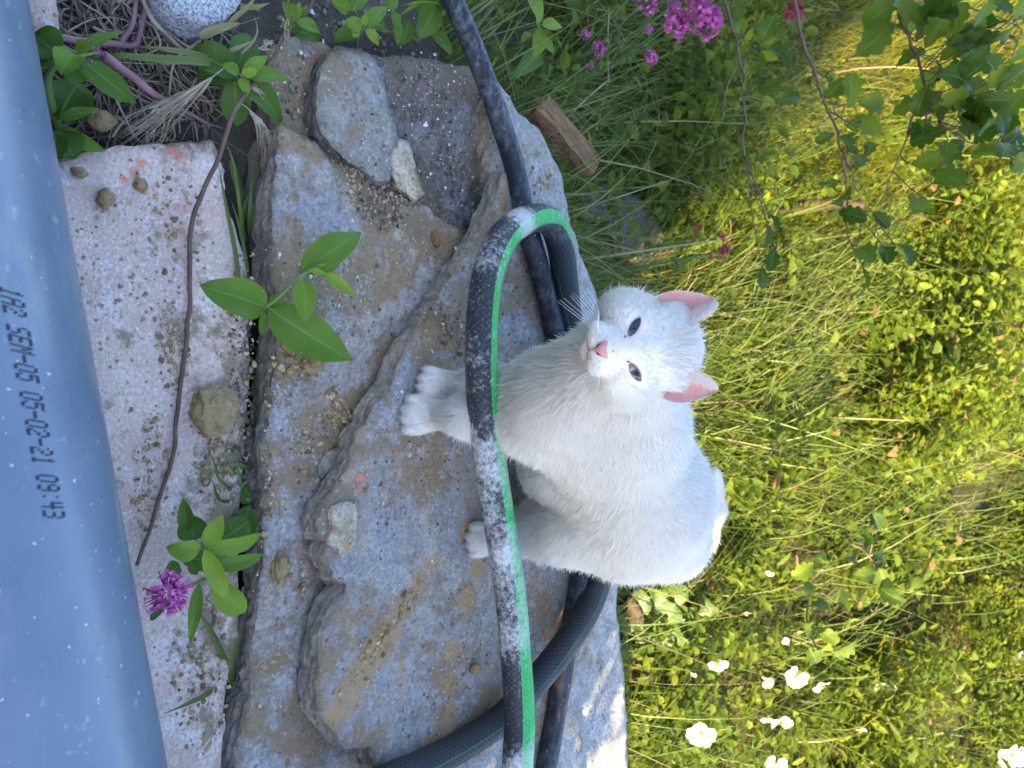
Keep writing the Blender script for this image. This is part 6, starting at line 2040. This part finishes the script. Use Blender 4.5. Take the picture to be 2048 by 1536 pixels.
# ---- dry and green single stems
def stem_thing(name, label, cat, pts, rad, mat, group=None, tint=(0.2, 0.8), seed=0, wob=0.0015):
    C = catmull(np.array(pts), 10)
    C = C + np.column_stack((vnoise(C * 50, seed + 1), vnoise(C * 50, seed + 2), 0.4 * vnoise(C * 50, seed + 3))) * wob
    V, f, _, _ = tube(C, np.interp(np.linspace(0, 1, len(C)), np.linspace(0, 1, len(rad)), rad), 8)
    t = np.clip(np.mean(tint) + (tint[1] - tint[0]) * vnoise(V * 120, seed), 0, 1)
    return thing(name, V, f, [mat], label, cat, attrs={'tint': t}, group=group)
stem_thing('dry_vine', 'long thin brown vine lying across the granite slab from top to pipe', 'vine',
           [at(640, -30, .02), at(618, 20, .02), at(575, 60, .02), at(545, 120, .03), at(490, 190, .045), at(455, 260, .05), at(438, 312, .045), at(408, 372, .03), at(384, 440, .014), at(380, 500, .006), at(379, 600, .004), at(370, 700, .004), at(357, 800, .006), at(350, 880, .004), at(330, 960, .004), at(302, 1050, .008), at(272, 1128, .02)],
           (0.0016, 0.0022, 0.0024, 0.0022, 0.0019), VINE, seed=3)
stem_thing('dead_stalk', 'thick purple pink stem tapering down over the straw', 'stalk', [at(205, 108, .05), at(235, 130, .045), at(290, 175, .03), at(345, 210, .015), at(400, 238, .0), at(445, 258, -.02)], (0.0050, 0.0040, 0.0032, 0.0020, 0.0010), PURPLE, seed=4)
stem_thing('dead_stalk', 'pale purple dead stem bent at a right angle near the top edge', 'stalk', [at(120, 74, .0), at(170, 82, .0), at(230, 86, .0), at(268, 88, .0), at(278, 70, .0), at(290, 20, .0), at(300, -30, .0)], (0.0034, 0.0028, 0.0026, 0.0024), PURPLE, seed=5, tint=(.4, 1))
stem_thing('dead_stalk', 'pale dead stem from the top edge down to the straw', 'stalk', [at(278, -20, .01), at(300, 30, .01), at(340, 75, .005), at(372, 105, -.005)], (0.0022, 0.0018), DRY, seed=6, tint=(.6, 1))
stem_thing('dead_stalk', 'second pale purple dead stem beside the bent one', 'stalk', [at(245, 85, .0), at(262, 55, .005), at(272, 10, .005), at(276, -30, .005)], (0.0026, 0.0022), PURPLE, seed=7, tint=(.4, 1))
stem_thing('bent_straw', 'bent orange brown straw sticking out of the grass right of the wood', 'stem', [W(1130, 240, .90), W(1170, 200, .93), W(1214, 162, .96), W(1217, 160, .96), W(1215, 120, .97), W(1216, 60, .98), W(1218, 15, .99)], (0.0014, 0.0012), DRY, seed=8, tint=(.3, .7), wob=0.0)
stem_thing('old_stake', 'dark splintered wooden stake standing far back in the sunny grass', 'wood', [W(1560, 420, 1.9), W(1620, 412, 1.9), W(1680, 405, 1.9), W(1728, 412, 1.9)], (0.016, 0.018, 0.015, 0.008), BARK, seed=9, tint=(0, .1), wob=0.006)

def tuft(label, blades_px, mat, group='grass tufts', cat='grass'):
    r = empty('grass_tuft', at(*blades_px[0][0]))
    tag(r, label, cat, group)
    for pts, w, tint in [(b[:-2], b[-2], b[-1]) for b in blades_px]:
        P = catmull(np.array([at(*p) for p in pts]), 7)
        n = len(P)
        T = np.gradient(P, axis=0)
        T /= np.linalg.norm(T, axis=1)[:, None] + 1e-9
        vd = CAM - P
        s = np.cross(T, np.array((0.15, -0.5, 0.85)))
        s /= np.linalg.norm(s, axis=1)[:, None] + 1e-9
        wd = w * np.linalg.norm(vd, axis=1) / F * 0.5 * np.interp(np.linspace(0, 1, n), (0, .15, .6, 1), (.6, 1, .8, .05))
        L, R_ = P - s * wd[:, None], P + s * wd[:, None]
        Cc = P - np.cross(s, T) * (wd * 0.45)[:, None]
        V = np.stack((L, Cc, R_), 1).reshape(-1, 3)
        i = (np.arange(n - 1) * 3)[:, None]
        q = np.vstack((i + np.array((0, 1, 4, 3)), i + np.array((1, 2, 5, 4))))
        part('blade', V, [q], [mat], r, attrs={'tint': np.full(len(V), tint)})
tuft('tuft of long thin blades in the crack beside the granite slab', [
    ((492, 640, -.03), (478, 560, .004), (470, 500, .006), (458, 440, .006), (446, 380, .006), (437, 330, .004), 9, .6), ((500, 600, -.03), (492, 520, .002), (478, 450, .004), (462, 400, .006), 7, .45),
    ((500, 470, -.03), (500, 420, .0), (505, 350, .01), 9, .4), ((480, 480, -.03), (488, 420, -.01), (500, 380, .0), 8, .3), ((490, 500, -.03), (478, 400, .0), (468, 330, .0), (450, 280, .01), 7, .7), ((470, 330, -.02), (480, 380, -.02), (498, 430, -.03), 12, .3), ((462, 320, -.02), (470, 360, -.02), (486, 420, -.03), 10, .5)], GRASS)
tuft('two broad bluish blades crossing the crack below the pink flower', [((462, 1352, -.02), (440, 1300, .01), (415, 1250, .02), (392, 1215, .03), 13, .35), ((455, 1362, -.02), (420, 1385, .005), (380, 1405, .008), (328, 1428, .01), 12, .38), ((462, 1378, -.02), (462, 1330, .0), (470, 1290, .01), (482, 1262, .0), 10, .62)], GRASS)
tuft('little tuft of green blades on the granite right of the earth clod', [((470, 950, -.01), (440, 945, .01), (400, 938, .012), (378, 925, .01), 6, .7), ((480, 990, -.01), (440, 960, .008), (430, 930, .012), (415, 890, .01), 6, .55), ((490, 960, -.02), (465, 940, .01), (448, 905, .008), 6, .6), ((480, 1000, -.01), (440, 1000, .01), (425, 960, .012), 8, .3), ((490, 1000, -.02), (478, 950, .012), (470, 920, .01), 7, .75), ((500, 940, -.02), (480, 930, .012), (452, 935, .015), 9, .7), ((500, 930, -.02), (478, 920, .012), (465, 905, .015), 8, .65)], GRASS)
tuft('moss like sprigs of fine leaves deep in the crack under the front slab', [((515, 700 + k * 16, -.03), (500 + (k % 3) * 6, 692 + k * 16 + (k % 2) * 14, -.006), (486 + (k % 4) * 5, 690 + k * 16 - 8 + (k % 3) * 10, .002), 9, .15 + .1 * (k % 5)) for k in range(11)], GRASS)
tuft('green and straw coloured long leaves crossing above the dry seed head', [((455, 130, .03), (400, 122, .04), (330, 118, .045), (250, 112, .04), (205, 108, .03), 16, .62), ((450, 128, .03), (390, 108, .035), (330, 98, .035), (280, 92, .02), 11, .85), ((455, 132, .02), (480, 110, .03), (505, 85, .03), (515, 60, .03), (508, 30, .03), 5, .95), ((430, 118, .025), (470, 98, .04), (505, 82, .04), 9, .93), ((570, 118, .03), (574, 60, .04), (576, 10, .05), (578, -30, .05), 4, .7)], GRASS)
tuft('yellow green wild oat leaves over the light granite boulder', [((450, 60, .05), (470, 35, .06), (500, 10, .07), (515, -20, .08), 9, .86), ((400, 72, .05), (430, 60, .06), (460, 50, .06), (480, 46, .06), 16, .87), ((420, 62, .05), (450, 52, .055), (478, 52, .06), 10, .9), ((480, 15, .05), (510, 14, .06), (540, 6, .06), 10, .84)], GRASS)

# dry barley like head on the soil
def seed_head(label, rach, tips, n, z, seed, lenj=0.25, mat=None):
    rng = np.random.default_rng(seed)
    C = catmull(np.array([at(*p) for p in rach]), 8)
    r = empty('dry_seed_head', C[0])
    tag(r, label, 'seed head', 'dry seed heads')
    V, f, _, _ = tube(C, 0.0006, 6)
    part('stalk', V, f, [DRY], r, attrs={'tint': np.full(len(V), .9)})
    for k in range(n):
        p0 = C[int((0.25 + 0.75 * rng.random()) * (len(C) - 1))]
        a = tips[0] + (tips[1] - tips[0]) * rng.random()
        b = tips[2] + (tips[3] - tips[2]) * rng.random()
        p2 = at(a, b, z + 0.012 * rng.random())
        m1 = p0 * .65 + p2 * .35 + np.array((0, 0, .003)) + rng.normal(0, .0015, 3)
        P = catmull(np.array((p0, m1, p2)), 5)
        V, f, _, _ = tube(P, np.interp(np.linspace(0, 1, len(P)), (0, .12, .4, .5, 1), (.0003, .0012, .0012, .0004, .0001)), 5)
        part('awn', V, f, [mat or DRY], r, attrs={'tint': np.full(len(V), .55 + .45 * rng.random())})
seed_head('fan shaped straw coloured grass head drooping over the soil', [(458, 128, .045), (430, 150, .045), (400, 172, .04), (355, 195, .03), (310, 215, .025)], (222, 330, 232, 300), 70, 0.0, 1)
seed_head('smaller dry grass head hanging into the crack by the dark slate', [(480, 205, .03), (505, 225, .03), (520, 245, .02), (528, 265, .015)], (515, 552, 262, 325), 34, 0.0, 2)
seed_head('thin dry spikelets pointing at the crusty slate corner', [(470, 140, .04), (490, 160, .04), (510, 180, .03)], (520, 560, 190, 245), 22, 0.0, 3)
seed_head('narrow green yellow spikelet hanging over the crusty slate', [(578, -20, .05), (575, 30, .045), (572, 70, .04)], (562, 578, 95, 125), 16, 0.02, 4)
seed_head('brownish grass ear lying left of the crusty slate corner', [(510, 105, .03), (525, 92, .035), (545, 80, .03)], (500, 560, 72, 130), 24, 0.01, 5)

# tall flowering grass stems behind the slabs
def grass_stems():
    rng = np.random.default_rng(31)
    spec = []
    for k in range(46):
        if k < 26:
            x = -0.75 + 0.95 * rng.random()
            y = float(y_edge(x)) + 0.05 + 0.8 * rng.random()
        else:
            x = -0.5 + 1.5 * rng.random()
            y = 1.3 + 1.0 * rng.random()
        spec.append((x, y, 0.30 + 0.28 * rng.random(), -0.35 + 0.5 * rng.normal() * .6, 0.05 * rng.normal()))
    spec += [(0.60, 1.05, 0.30, 0.1, 0.35), (0.50, 1.25, 0.34, -0.35, 0.1), (0.72, 1.25, 0.32, 0.4, 0.2), (0.12, 1.12, .50, -.1, .2)]
    for x, y, h, lx, ly in spec:
        z = float(ground_h(x, y))
        P = np.array([(x + lx * h * t ** 1.6, y + ly * h * t ** 1.6, z + h * (t - 0.12 * t * t)) for t in np.linspace(0, 1, 9)])
        r = empty('wild_oat_grass', P[0])
        tag(r, 'tall thin flowering grass stem standing behind the slabs', 'grass', 'tall flowering grass stems')
        tv = 0.45 + 0.35 * rng.random()
        V, f, _, _ = tube(P, np.linspace(0.0009, 0.0004, 9), 5)
        part('stem', V, f, [GRASS], r, attrs={'tint': np.full(len(V), tv)})
        Ps = []
        for k in range(int(10 + 14 * rng.random())):
            t = 0.62 + 0.38 * rng.random()
            p0 = np.array([np.interp(t * 8, np.arange(9), P[:, c]) for c in range(3)])
            d = P[-1] - P[-2]
            d = d / np.linalg.norm(d) * 0.7 + rng.normal(0, 0.3, 3) + np.array((0, 0, -0.1))
            d /= np.linalg.norm(d)
            L = 0.012 + 0.016 * rng.random()
            V, f, _, _ = tube(np.array((p0, p0 + d * L * .3, p0 + d * L * .65, p0 + d * L)), (0.0003, 0.0011, 0.0010, 0.0002), 5)
            Ps.append((V, f, {'tint': np.clip(tv + .25 * rng.random(), 0, .84)}))
        V, f, a = join(Ps)
        part('seed_head', V, f, [GRASS], r, attrs=a)['kind'] = 'stuff'
grass_stems()
